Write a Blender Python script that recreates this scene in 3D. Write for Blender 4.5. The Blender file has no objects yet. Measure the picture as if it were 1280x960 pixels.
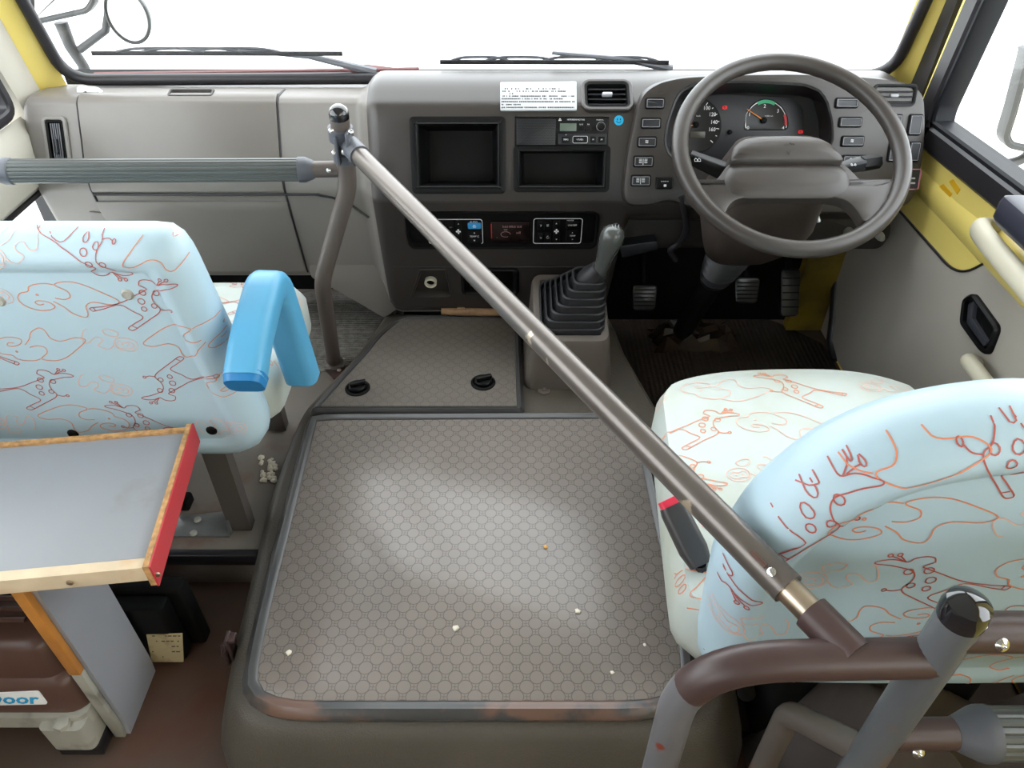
import bpy, bmesh, math, random
from math import sin, cos, pi, radians, sqrt, atan2
from mathutils import Vector as V, Matrix
from mathutils.bvhtree import BVHTree
random.seed(7)
SC = bpy.context.scene
COL = SC.collection

# ------------------------------------------------------------------ camera, light, exposure
FPX, PITCH, CZ = 930.0, radians(39.4), 1.18
cam_d = bpy.data.cameras.new('camera'); cam = bpy.data.objects.new('camera', cam_d); COL.objects.link(cam)
cam.location = (0, 0, CZ); cam.rotation_euler = (pi/2 - PITCH, 0, 0)
cam_d.sensor_width = 36.0; cam_d.lens = FPX/1280*36.0; cam_d.clip_start = 0.02
SC.camera = cam
W = bpy.data.worlds.new('sky'); SC.world = W; W.use_nodes = True
bg = W.node_tree.nodes['Background']
bg.inputs[0].default_value = (0.93, 0.97, 1.0, 1); bg.inputs[1].default_value = 8.0
vs = SC.view_settings
vs.view_transform = 'Standard'; vs.look = 'None'; vs.gamma = 1.0; vs.exposure = -0.45
vs.use_curve_mapping = False

# ------------------------------------------------------------------ photo geometry: a pixel as a ray from the camera
CO = V((0, 0, CZ))
def ray(px, py):
    u = (px-640)/FPX; w = (480-py)/FPX
    return V((u, cos(PITCH)+w*sin(PITCH), -sin(PITCH)+w*cos(PITCH)))
def PX(px, py, x): d = ray(px, py); return CO + d*(x/d.x)
def PY(px, py, y): d = ray(px, py); return CO + d*(y/d.y)
def PZ(px, py, z): d = ray(px, py); return CO + d*((z-CZ)/d.z)

class Frame:                       # a plane with its own axes: a to the right, b up, d out of it
    def __init__(s, o, x, y):
        s.o = V(o); s.x = V(x).normalized(); s.n = s.x.cross(V(y)).normalized(); s.y = s.n.cross(s.x)
    def w(s, a, b, d=0): return s.o + s.x*a + s.y*b + s.n*d
    def px(s, px, py, d=0):
        r = ray(px, py); t = (s.o + s.n*d - CO).dot(s.n)/r.dot(s.n); p = CO + r*t - s.o
        return (p.dot(s.x), p.dot(s.y))
    def poly(s, pts, d=0): return [s.px(x, y, d) for x, y in pts]
    def rect(s, x0, y0, x1, y1, r=0.004, d=0, n=4):
        a0, b1 = s.px(x0, y0, d); a1, b0 = s.px(x1, y1, d); return rrect(a0, b0, a1, b1, r, n)

# ------------------------------------------------------------------ mesh helpers
def rrect(x0, y0, x1, y1, r, n=4):
    x0, x1 = min(x0, x1), max(x0, x1); y0, y1 = min(y0, y1), max(y0, y1)
    r = max(1e-5, min(r, (x1-x0)/2*.98, (y1-y0)/2*.98)); out = []
    for cx, cy, a in ((x1-r, y0+r, -pi/2), (x1-r, y1-r, 0), (x0+r, y1-r, pi/2), (x0+r, y0+r, pi)):
        for k in range(n+1):
            t = a + pi/2*k/n; out.append((cx+r*cos(t), cy+r*sin(t)))
    return out
def circ(cx, cy, r, n=24, ry=None): return [(cx+r*cos(2*pi*k/n), cy+(ry or r)*sin(2*pi*k/n)) for k in range(n)]
def area(p): return sum(p[i-1][0]*p[i][1]-p[i][0]*p[i-1][1] for i in range(len(p)))/2
def inset(p, d):
    n = len(p); s = 1 if area(p) > 0 else -1; out = []
    for i in range(n):
        a, b, c = V(p[i-1][:2]), V(p[i][:2]), V(p[(i+1) % n][:2])
        e1 = b-a; e2 = c-b
        e1 = e1.normalized() if e1.length > 1e-9 else V((1, 0)); e2 = e2.normalized() if e2.length > 1e-9 else e1
        n1 = V((-e1.y, e1.x))*s; n2 = V((-e2.y, e2.x))*s; m = n1+n2
        if m.length < 1e-6: m = n1
        m.normalize(); k = min(2.0, 1/max(.3, m.dot(n1)))
        q = b + m*d*k; out.append((q.x, q.y))
    return out
def cinset(p, d, n=112):                                         # inset of a convex outline, resampled at even angles
    h = []                                                      # convex hull first
    for seq in (sorted(p), sorted(p, reverse=True)):
        s = []
        for q in seq:
            while len(s) > 1 and (s[-1][0]-s[-2][0])*(q[1]-s[-2][1])-(s[-1][1]-s[-2][1])*(q[0]-s[-2][0]) <= 0: s.pop()
            s.append(q)
        h += s[:-1]
    p = h
    cx = (min(q[0] for q in p)+max(q[0] for q in p))/2; cy = (min(q[1] for q in p)+max(q[1] for q in p))/2
    E = []
    for i in range(len(p)):
        a, b = p[i-1], p[i]; ex, ey = b[0]-a[0], b[1]-a[1]; L = sqrt(ex*ex+ey*ey)
        if L > 1e-7: nx, ny = ey/L, -ex/L; E.append((nx, ny, (a[0]-cx)*nx+(a[1]-cy)*ny))
    out = []
    for k in range(n):
        t = 2*pi*k/n; c, s = cos(t), sin(t)
        r = min((h-d)/(nx*c+ny*s) for nx, ny, h in E if nx*c+ny*s > 1e-6); out.append((cx+c*r, cy+s*r))
    return out
def fillet(pts, r, seg=5, closed=False):
    pts = [V(p) for p in pts]; n = len(pts); out = []
    for i in range(n):
        if not closed and i in (0, n-1): out.append(pts[i]); continue
        a, b, c = pts[i-1], pts[i], pts[(i+1) % n]
        rr = r[i] if isinstance(r, (list, tuple)) else r
        l1 = min(rr, (a-b).length*.49); l2 = min(rr, (c-b).length*.49)
        if rr <= 0: out.append(b); continue
        p0 = b+(a-b).normalized()*l1; p1 = b+(c-b).normalized()*l2
        for k in range(seg+1):
            t = k/seg; out.append(p0*(1-t)**2 + b*2*t*(1-t) + p1*t*t)
    return out
def rpoly(pts, r, seg=5): return [tuple(p) for p in fillet(pts, r, seg, True)]
def spline(pts, n=6, closed=False):
    pts = [V(p) for p in pts]; L = len(pts); out = []
    for i in range(L if closed else L-1):
        g = lambda k: pts[k % L] if closed else pts[max(0, min(L-1, k))]
        a, b, c, d = g(i-1), g(i), g(i+1), g(i+2)
        for k in range(n):
            t = k/n
            out.append(.5*((2*b)+(c-a)*t+(2*a-5*b+4*c-d)*t*t+(3*b-a-3*c+d)*t**3))
    if not closed: out.append(pts[-1])
    return out

class M:
    def __init__(s): s.v = []; s.f = []; s.m = []
    def add(s, vs, fs, mi=0):
        o = len(s.v); s.v += [V(p) for p in vs]; s.f += [tuple(i+o for i in f) for f in fs]; s.m += [mi]*len(fs); return s
    def loft(s, rings, cap0=True, cap1=True, mi=0, closed=True, wrap=False):
        n = len(rings[0]); vs = [p for r in rings for p in r]; fs = []; R = len(rings)
        for k in range(R if wrap else R-1):
            a = k*n; b = ((k+1) % R)*n
            for i in range(n if closed else n-1):
                j = (i+1) % n; fs.append((a+i, a+j, b+j, b+i))
        if not wrap:
            if cap0: fs.append(tuple(range(n-1, -1, -1)))
            if cap1: fs.append(tuple((R-1)*n+i for i in range(n)))
        return s.add(vs, fs, mi)
    def tray(s, F, rings, cap0=False, cap1=True, mi=0):        # rings of (2D outline, depth) in a frame
        return s.loft([[F.w(a, b, d) for a, b in p] for p, d in rings], cap0, cap1, mi)
    def prism(s, F, p, d0, d1, bev=0, mi=0):
        if area(p) < 0: p = p[::-1]
        if bev <= 0: return s.tray(F, [(p, d0), (p, d1)], True, True, mi)
        return s.tray(F, [(p, d0), (p, d1-bev), (inset(p, bev*.3), d1-bev*.3), (inset(p, bev), d1)], True, True, mi)
    def ring(s, F, po, pi_, d0, d1, bev=0, mi=0):               # a flat frame with a hole
        if area(po) < 0: po = po[::-1]
        if area(pi_) < 0: pi_ = pi_[::-1]
        return s.loft([[F.w(a, b, d) for a, b in p] for p, d in ((po, d0), (po, d1-bev), (inset(po, bev), d1), (inset(pi_, -bev), d1), (pi_, d1-bev), (pi_, d0))], mi=mi, wrap=True)
    def tube(s, pts, r, n=12, mi=0, closed=False, sec=None, up=None, cap=True):
        pts = [V(p) for p in pts]; L = len(pts); rings = []
        sec = sec or circ(0, 0, 1, n); t0 = None; u = None
        for i, p in enumerate(pts):
            if closed: t = (pts[(i+1) % L]-pts[i-1])
            else: t = pts[min(L-1, i+1)]-pts[max(0, i-1)]
            t.normalize()
            if u is None:
                u = V(up) if up else (V((0, 0, 1)) if abs(t.z) < .9 else V((1, 0, 0)))
            u = (u - t*u.dot(t)).normalized(); q = t.cross(u)
            rr = r[i] if isinstance(r, (list, tuple)) else r
            rings.append([p + q*a*rr + u*b*rr for a, b in sec])
        return s.loft(rings, cap, cap, mi, True, closed)
    def lathe(s, prof, o, axis, n=24, mi=0):                    # prof: (radius, height along axis)
        ax = V(axis).normalized(); u = ax.orthogonal().normalized(); q = ax.cross(u); o = V(o)
        rings = [[o+ax*h+(u*cos(2*pi*k/n)+q*sin(2*pi*k/n))*max(r, 1e-5) for k in range(n)] for r, h in prof]
        return s.loft(rings, True, True, mi)
    def box(s, c, size, F=None, bev=0.0, mi=0):
        F = F or Frame((0, 0, 0), (1, 0, 0), (0, 1, 0)); c = V(c)
        G = Frame(c, F.x, F.y); a, b, d = (t/2 for t in size)
        p = rrect(-a, -b, a, b, bev, 3) if bev else [(-a, -b), (a, -b), (a, b), (-a, b)]
        if not bev: return s.tray(G, [(p, -d), (p, d)], True, True, mi)
        return s.tray(G, [(inset(p, bev*.7), -d), (p, -d+bev), (p, d-bev), (inset(p, bev*.25), d-bev*.25), (inset(p, bev*.8), d)], True, True, mi)
    def text(s, F, txt, a, b, size, d=0.0006, mi=0, align='CENTER', shear=0, bold=0, sx=1):
        c = bpy.data.curves.new('lettering', 'FONT'); c.body = txt; c.size = size; c.align_x = align; c.align_y = 'CENTER'
        c.shear = shear; c.offset = bold; c.resolution_u = 2
        o = bpy.data.objects.new('lettering', c); COL.objects.link(o)
        dg = bpy.context.evaluated_depsgraph_get(); me = o.evaluated_get(dg).to_mesh()
        vs = [F.w(a+p.co.x*sx, b+p.co.y, d) for p in me.vertices]; fs = [tuple(q.vertices) for q in me.polygons]
        s.add(vs, fs, mi); bpy.data.objects.remove(o); bpy.data.curves.remove(c); return s
    def textpx(s, F, txt, px, py, hpx, d=0.0006, mi=0, **k):    # cap height hpx in photo pixels
        a, b = F.px(px, py, d); b2 = F.px(px, py-hpx, d)[1]
        return s.text(F, txt, a, b, (b2-b)/.72, d, mi, **k)
    def mesh(s, name='mesh'):
        me = bpy.data.meshes.new(name); me.from_pydata([tuple(p) for p in s.v], [], s.f)
        for p, mi in zip(me.polygons, s.m): p.material_index = mi
        bm = bmesh.new(); bm.from_mesh(me); bmesh.ops.recalc_face_normals(bm, faces=bm.faces); bm.to_mesh(me); bm.free()
        return me

def cut(a, cutters):                                             # boolean difference, returns a mesh
    ms = []
    oa = bpy.data.objects.new('shape', a.mesh() if isinstance(a, M) else a); COL.objects.link(oa)
    for c in cutters:
        oc = bpy.data.objects.new('cutter', c.mesh()); COL.objects.link(oc); ms.append(oc)
        md = oa.modifiers.new('b', 'BOOLEAN'); md.object = oc; md.operation = 'DIFFERENCE'; md.solver = 'EXACT'
    dg = bpy.context.evaluated_depsgraph_get(); me = bpy.data.meshes.new_from_object(oa.evaluated_get(dg))
    for o in [oa]+ms: bpy.data.objects.remove(o)
    return me

def root_of(o):
    while o.parent: o = o.parent
    return o
def obj(name, m, mats, parent=None, angle=38):
    me = m if isinstance(m, bpy.types.Mesh) else m.mesh(name)
    me.name = name
    if parent: off = root_of(parent).location.copy()
    else:
        xs = [v.co for v in me.vertices]
        off = V(((min(p.x for p in xs)+max(p.x for p in xs))/2, (min(p.y for p in xs)+max(p.y for p in xs))/2, min(p.z for p in xs)))
    me.transform(Matrix.Translation(-off))
    for x in (mats if isinstance(mats, (list, tuple)) else [mats]): me.materials.append(x)
    me.polygons.foreach_set('use_smooth', [True]*len(me.polygons)); me.set_sharp_from_angle(angle=radians(angle))
    o = bpy.data.objects.new(name, me); COL.objects.link(o)
    if parent: o.parent = parent
    else: o.location = off
    return o
def thing(name, loc, label, cat, group=None):
    o = bpy.data.objects.new(name, None); COL.objects.link(o); o.location = loc; o.empty_display_size = .05
    return tag(o, label, cat, group)
def tag(o, label, cat, group=None):
    o['label'] = label; o['category'] = cat
    if group: o['group'] = group
    return o
def struct(name, m, mats, parent=None):
    o = obj(name, m, mats, parent)
    if not parent: o['kind'] = 'structure'
    return o
def structroot(name, loc):
    o = bpy.data.objects.new(name, None); COL.objects.link(o); o.location = loc; o['kind'] = 'structure'; return o
def lab(o, t): o['label'] = t; return o

# ------------------------------------------------------------------ materials
def lin(h):
    h = h.lstrip('#'); c = [int(h[i:i+2], 16)/255 for i in (0, 2, 4)]
    return tuple(x/12.92 if x <= .04045 else ((x+.055)/1.055)**2.4 for x in c)+(1,)
def mat(name, col, rough=.5, metal=0, var=0, vscale=6, col2=None, fac2=(.5, .65), s2=8, bump=0, bscale=300, spec=.5, emit=0, coat=0):
    m = bpy.data.materials.new(name); m.use_nodes = True; nt = m.node_tree; N = nt.nodes; Lk = nt.links
    b = N['Principled BSDF']; b.inputs['Roughness'].default_value = rough; b.inputs['Metallic'].default_value = metal
    b.inputs['Specular IOR Level'].default_value = spec; b.inputs['Coat Weight'].default_value = coat
    c = lin(col); b.inputs['Base Color'].default_value = c; src = None
    tc = N.new('ShaderNodeTexCoord')
    def noise(sc, det=4):
        n = N.new('ShaderNodeTexNoise'); n.inputs['Scale'].default_value = sc; n.inputs['Detail'].default_value = det
        Lk.new(tc.outputs['Object'], n.inputs['Vector']); return n.outputs['Fac']
    if var:
        r = N.new('ShaderNodeValToRGB'); Lk.new(noise(vscale), r.inputs[0])
        r.color_ramp.elements[0].position = .3; r.color_ramp.elements[1].position = .7
        r.color_ramp.elements[0].color = tuple(x*(1-var) for x in c[:3])+(1,); r.color_ramp.elements[1].color = tuple(min(1, x*(1+var)) for x in c[:3])+(1,)
        src = r.outputs[0]
    if col2:
        r = N.new('ShaderNodeValToRGB'); Lk.new(noise(s2, 8), r.inputs[0]); r.color_ramp.elements[0].position = fac2[0]; r.color_ramp.elements[1].position = fac2[1]
        mx = N.new('ShaderNodeMix'); mx.data_type = 'RGBA'; Lk.new(r.outputs[0], mx.inputs[0])
        if src: Lk.new(src, mx.inputs[6])
        else: mx.inputs[6].default_value = c
        mx.inputs[7].default_value = lin(col2); src = mx.outputs[2]
    if src: Lk.new(src, b.inputs['Base Color'])
    if bump:
        bp = N.new('ShaderNodeBump'); bp.inputs['Strength'].default_value = bump; bp.inputs['Distance'].default_value = .002
        Lk.new(noise(bscale, 2), bp.inputs['Height']); Lk.new(bp.outputs[0], b.inputs['Normal'])
    if emit: b.inputs['Emission Color'].default_value = c; b.inputs['Emission Strength'].default_value = emit
    return m
def coin_mat(name, col, groove, rough, period):                  # embossed rubber: touching discs with small crosses between them
    m = mat(name, col, rough, var=.10, vscale=5, spec=.55); nt = m.node_tree; N = nt.nodes; L = nt.links
    b = N['Principled BSDF']; tc = N.new('ShaderNodeTexCoord'); sp = N.new('ShaderNodeSeparateXYZ'); L.new(tc.outputs['Object'], sp.inputs[0])
    def mth(op, a, c=None):
        n = N.new('ShaderNodeMath'); n.operation = op
        for i, q in enumerate((a, c)):
            if q is None: continue
            if isinstance(q, (int, float)): n.inputs[i].default_value = q
            else: L.new(q, n.inputs[i])
        return n.outputs[0]
    def cell(op):
        s = mth('DIVIDE', mth(op, sp.outputs[0], sp.outputs[1]), period)
        return mth('SUBTRACT', mth('FRACT', s), .5)
    fa, fb = cell('ADD'), cell('SUBTRACT')
    rad = mth('SQRT', mth('ADD', mth('MULTIPLY', fa, fa), mth('MULTIPLY', fb, fb)))
    line = mth('LESS_THAN', mth('ABSOLUTE', mth('SUBTRACT', rad, .49)), .028)
    def at_node(f): return mth('SUBTRACT', .5, mth('ABSOLUTE', f))
    na, nb = at_node(fa), at_node(fb)
    # crosses along the picture axes: rotate node offsets by 45 degrees
    sa = mth('MULTIPLY', mth('SIGN', fa), na); sb = mth('MULTIPLY', mth('SIGN', fb), nb)
    ux = mth('ABSOLUTE', mth('ADD', sa, sb)); uy = mth('ABSOLUTE', mth('SUBTRACT', sa, sb))
    c1 = mth('MULTIPLY', mth('LESS_THAN', ux, .03), mth('LESS_THAN', uy, .22)); c2 = mth('MULTIPLY', mth('LESS_THAN', uy, .03), mth('LESS_THAN', ux, .22))
    g = mth('MAXIMUM', line, mth('MAXIMUM', c1, c2))
    mx = N.new('ShaderNodeMix'); mx.data_type = 'RGBA'; L.new(mth('MULTIPLY', g, .5), mx.inputs[0])
    old = b.inputs['Base Color'].links[0].from_socket; L.new(old, mx.inputs[6]); mx.inputs[7].default_value = lin(groove); L.new(mx.outputs[2], b.inputs['Base Color'])
    bp = N.new('ShaderNodeBump'); bp.inputs['Strength'].default_value = .5; bp.inputs['Distance'].default_value = .001; bp.invert = True
    L.new(g, bp.inputs['Height']); L.new(bp.outputs[0], b.inputs['Normal'])
    return m
def glass_mat(name, tint=(.97, .98, .98, 1)):
    m = bpy.data.materials.new(name); m.use_nodes = True; nt = m.node_tree; N = nt.nodes; N.remove(N['Principled BSDF'])
    t = N.new('ShaderNodeBsdfTransparent'); t.inputs[0].default_value = tint; g = N.new('ShaderNodeBsdfGlossy'); g.inputs['Roughness'].default_value = .02
    mx = N.new('ShaderNodeMixShader'); mx.inputs[0].default_value = .04
    nt.links.new(t.outputs[0], mx.inputs[1]); nt.links.new(g.outputs[0], mx.inputs[2]); nt.links.new(mx.outputs[0], N['Material Output'].inputs[0]); return m

DASH = mat('dash_plastic', '#37322f', .36, var=.06, spec=.55, bump=.12, bscale=900)
DASHL = mat('dash_grey_plastic', '#76716c', .38, var=.08, vscale=4, bump=.12, bscale=900)
DASHD = mat('dash_dark_plastic', '#302b29', .5, var=.08, bump=.12, bscale=900)
BLACK = mat('black_plastic', '#080809', .45, var=.1, spec=.25)
BLACKM = mat('matt_black', '#070707', .7, spec=.2)
SWITCH = mat('switch_plastic', '#202126', .38)
RIM = mat('switch_edge', '#b9bac0', .35)
CHROME = mat('chrome', '#d8d8d8', .18, 1)
WHITEINK = mat('white_print', '#e8e8ea', .6)
GREYINK = mat('grey_print', '#9a9a9e', .6)
ORANGE = mat('orange_needle', '#f08a20', .5)
REDLAMP = mat('red_warning_lamp', '#ff2a2a', .5, emit=.6)
RED2 = mat('red_print', '#c22a30', .5)
GREEN = mat('green_print', '#3fae7e', .5)
LCD = mat('lcd_display', '#59665a', .25)
CYAN = mat('cyan_sticker', '#18b4e6', .5)
BLUEBTN = mat('blue_button', '#3590c8', .4)
PAPER = mat('white_paper', '#f2f4f5', .7)
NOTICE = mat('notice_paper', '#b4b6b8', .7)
WHEELM = mat('wheel_vinyl', '#383330', .36, var=.07, vscale=12, bump=.1, bscale=700)
RAILG = mat('grey_painted_steel', '#87817d', .36, var=.06, col2='#6a4f42', fac2=(.66, .70), s2=25)
RAILD = mat('worn_grey_tube', '#6d6661', .30, var=.08, vscale=9, col2='#c4b49e', fac2=(.645, .68), s2=20, metal=.55)
RAILB = mat('brown_painted_tube', '#463533', .38, var=.12, vscale=14)
RAILW = mat('chipped_grey_tube', '#68676a', .33, var=.08, col2='#7a3a2c', fac2=(.62, .65), s2=45)
POST = mat('taupe_painted_tube', '#5a514c', .42, var=.08)
STEEL = mat('worn_steel', '#c9b8a4', .3, 1, var=.2, vscale=30)
GRIP = mat('ribbed_grip_plastic', '#4f5250', .30, var=.05, col2='#b9bdbf', fac2=(.70, .73), s2=14)
GRIPC = mat('grip_end_plastic', '#54565d', .45)
COVER = coin_mat('coin_rubber_mat', '#837b75', '#423d39', .27, .0288)
HATCHM = coin_mat('hatch_rubber_mat', '#6d665f', '#3b3632', .42, .0288)
RUBBER = mat('rubber_edge', '#3d3c3c', .3, var=.08)
RUBWORN = mat('worn_rubber_edge', '#414040', .28, var=.08, col2='#6d5347', fac2=(.50, .58), s2=11)
VINYL = mat('brown_vinyl', '#514b43', .48, var=.1, bump=.5, bscale=420)
SEATB = mat('pale_blue_vinyl', '#aec6d2', .42, var=.03, bump=.05, bscale=500)
SEATW = mat('worn_white_vinyl', '#bcc4c0', .45, col2='#b0b5a8', fac2=(.45, .7), s2=7)
INK1 = mat('brick_line_print', '#b4584f', .5); INK2 = mat('orange_line_print', '#dd8a66', .5); INK3 = mat('peach_line_print', '#e8b9a8', .5)
BLUE = mat('blue_plastic', '#55a0c8', .38, var=.04)
BLUED = mat('deep_blue_plastic', '#1f78b4', .45)
TABLE = mat('grey_laminate', '#94979c', .42, var=.04, vscale=5, col2='#837a6d', fac2=(.66, .78), s2=6)
REDP = mat('red_painted_board', '#b8353c', .45, var=.05)
WOOD = mat('bare_pine', '#d3bfa2', .6, var=.14, vscale=20, col2='#b98a5c', fac2=(.6, .75), s2=10)
OSB = mat('chipboard_edge', '#b58a5a', .8, var=.35, vscale=120)
OWOOD = mat('orange_varnished_wood', '#c9873f', .45, var=.12, vscale=30)
PANELG = mat('grey_board', '#989ba4', .45, var=.03)
FLOORB = mat('rusty_brown_floor', '#5a4b42', .5, var=.2, vscale=5, col2='#5a3626', fac2=(.46, .70), s2=5)
FLOORD = mat('dark_floor_rubber', '#3a3430', .55, var=.2, vscale=8, col2='#4d392b', fac2=(.55, .75), s2=6)
PLATF = mat('platform_rubber', '#79726b', .5, var=.12, col2='#6f4a36', fac2=(.6, .75), s2=7)
CARPET = mat('ribbed_carpet', '#8a8580', .95, var=.25, vscale=40)
YELLOW = mat('yellow_body_paint', '#f5de7c', .32, coat=.3)
BEIGE = mat('beige_trim', '#b9b4a8', .55, var=.04)
DOORG = mat('grey_door_vinyl', '#a8a298', .55, var=.06, vscale=4, bump=.1, bscale=600)
CREAM = mat('cream_plastic', '#cfc9b4', .45)
SEAL = mat('black_rubber_seal', '#232125', .4)
LINER = mat('pale_headlining', '#a5a29a', .8)
BROWNU = mat('brown_moulded_plastic', '#5a4038', .35, var=.06)
GREYCAST = mat('grey_cast_metal', '#a7a59c', .5, var=.12, col2='#6d675c', fac2=(.55, .75), s2=18)
LABELM = mat('aged_label', '#c9b88f', .6, col2='#8a744a', fac2=(.5, .7), s2=25)
GALV = mat('galvanised_plate', '#8d8f8e', .4, .5, var=.15, vscale=20)
CREAMCHIP = mat('paint_chip', '#e4dccb', .7)
GLASS = glass_mat('clear_glass')
MIRROR_SKY = mat('mirror_glass', '#f4f6f8', .25)  # reflected bright sky is put into the colour as plain white
MIRF = mat('mirror_housing', '#3a3b3e', .5)
GAITER = mat('gaiter_rubber', '#232326', .42)
KNOB = mat('gear_knob_plastic', '#4a4d4b', .25, coat=.4)
CLOTH = mat('dark_brown_cloth', '#4a423f', .85, var=.12)
GROUND = mat('pale_concrete', '#d9d9d6', .9, var=.05)
REDBTN = mat('red_button', '#e8344e', .4)
STICKY = mat('amber_sticker', '#e8b21e', .5)
PINK = mat('pink_frame', '#d98a9a', .4)
COWL = mat('red_cowl_paint', '#6a3a3a', .5)
BUCKLE = mat('buckle_plastic', '#3a3838', .4)
LEGM = mat('seat_leg_steel', '#57514d', .5)
# ------------------------------------------------------------------ the setting: bus cab shell
XL, XR = -1.0, .85
def bx(m, x0, x1, y0, y1, z0, z1, mi=0, bev=0):
    return m.box(((x0+x1)/2, (y0+y1)/2, (z0+z1)/2), (abs(x1-x0), abs(y1-y0), abs(z1-z0)), bev=bev, mi=mi)
FL = Frame((XL, 0, 0), (0, 1, 0), (0, 0, 1))      # left wall, facing right: a = y, b = z
FR = Frame((XR, 0, 0), (0, -1, 0), (0, 0, 1))     # right wall, facing left: a = -y, b = z
def FY(y): return Frame((0, y, 0), (1, 0, 0), (0, 0, 1))
def FZ(z): return Frame((0, 0, z), (1, 0, 0), (0, 1, 0))

struct('ground', bx(M(), -30, 30, -30, 30, -1.0, -.9), GROUND)
struct('floor', bx(M(), XL, XR, -3, 1.76, -.05, 0), [FLOORB])
struct('floor', bx(M(), XL, -.30, .845, 1.76, 0, .10, bev=.004), [PLATF])
struct('ceiling', bx(M(), XL-.04, XR+.04, -3, 1.44, 1.62, 1.66), LINER)
struct('wall_front', bx(M(), XL, XR, 1.72, 1.76, -.05, .66), BLACKM)
m = M(); bx(m, XL, XR, -3.04, -3, 0, .7); bx(m, XL, XR, -3.04, -3, 1.45, 1.66); bx(m, XL, XR, -3.04, -3, .7, 1.45)  # unseen: window band closed off to cut light from the rear
struct('wall_back', m, LINER)
m = M()
bx(m, XL-.04, XL, -3, 1.72, -.05, .20); bx(m, XL-.04, XL, -3, 1.0, .20, .50); bx(m, XL-.04, XL, 1.512, 1.72, .20, .62)
bx(m, XL-.04, XL, -3, 1.512, .50, .62); bx(m, XL-.04, XL, -3, 1.45, 1.45, 1.66)
for y in (-3, -1.6, -.35): bx(m, XL-.04, XL, y, y+.25, .62, 1.45)
bx(m, XL-.04, XL, -3, -.12, .62, .85)  # unseen deeper sill, added to narrow the rear windows and dim their light
struct('wall_left', m, BEIGE)
m = M()
bx(m, XR, XR+.04, -3, 1.72, -.05, .575); bx(m, XR, XR+.04, -3, .5, .575, .70); bx(m, XR, XR+.04, -3, 1.45, 1.45, 1.66)
for y in (-3, -1.6, -.35, .35): bx(m, XR, XR+.04, y, y+(.25 if y < 0 else .15), .70, 1.45)
bx(m, XR, XR+.04, -3, .4, .70, .85)  # same added sill on this side, unseen, to hold back rear light
struct('wall_right', m, YELLOW)

# windscreen: glass and its black rubber seal
w1 = structroot('window_1', (0, 1.62, .67))
LEAN = -.287
def ws(x, z, dy=0): return V((x, 1.633+LEAN*(z-.68)+dy, z))
m = M().loft([[ws(-.95, .675, .004), ws(.80, .675, .004), ws(.80, .675, .010), ws(-.95, .675, .010)], [ws(-.95, 1.46, .004), ws(.80, 1.46, .004), ws(.80, 1.46, .010), ws(-.95, 1.46, .010)]])
struct('glass', m, GLASS, w1)
m = M().tube(fillet([ws(-.955, 1.46), ws(-.948, .675), ws(.803, .685), ws(.803, 1.46)], .06, 8), .0125, 10)
m.tube([ws(-.955, 1.46), ws(.803, 1.46)], .02, 10)
struct('seal', m, SEAL, w1)
# windscreen pillars in yellow body paint
def pillar(p, z0=.45, z1=1.66, lean=-.27):
    return M().loft([[V((x, y+lean*(z0-.66), z0)) for x, y in p], [V((x, y+lean*(z1-.66), z1)) for x, y in p]])
struct('trim_1', pillar([(-.957, 1.645), (-.985, 1.606), (XL, 1.596), (-1.04, 1.61), (-1.0, 1.70)]), YELLOW)
struct('trim_2', pillar([(.80, 1.648), (.812, 1.633), (.835, 1.612), (.86, 1.60), (.89, 1.70), (.83, 1.71)], lean=-.17), YELLOW)
struct('trim_7', bx(M(), XL, XR, 1.38, 1.45, 1.44, 1.63), LINER)
struct('trim_3', pillar([(XL+.012, 1.596), (XL+.012, 1.555), (XL+.004, 1.524), (-1.04, 1.524), (-1.04, 1.61)], .60, 1.66, -.25), BEIGE)
struct('trim_4', pillar([(.838, 1.612), (.838, 1.553), (.89, 1.553), (.89, 1.62)], .45, 1.66, -.07), SEAL)
# left side window with rubber gasket, and low kerb-view window
w2 = structroot('window_2', (XL, .9, .62))
p = rpoly([(-.1, .645), (1.505, .645), (1.33, 1.43), (-.1, 1.43)], .05); q = inset(p, .022)
struct('gasket', M().ring(FL, p, q, -.03, .012, .004), SEAL, w2)
struct('glass', M().tray(FL, [(inset(p, .012), -.022), (inset(p, .012), -.017)], True, True), GLASS, w2)
w3 = structroot('window_3', (XL, 1.25, .2))
p = rpoly([(1.0, .20), (1.512, .20), (1.512, .50), (1.0, .50)], .03)
struct('frame', M().ring(FL, p, inset(p, .012), -.035, .004, .002), SEAL, w3)
struct('glass', M().tray(FL, [(inset(p, .006), -.022), (inset(p, .006), -.017)], True, True), GLASS, w3)
m = M().prism(Frame((0, .3, 0), (1, 0, 0), (0, 0, 1)), [(XL, .50), (XL+.022, .52), (XL+.03, .575), (XL+.022, .612), (XL, .64)], -1.215, 1.2, 0)
struct('trim_5', m, BEIGE)

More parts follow.
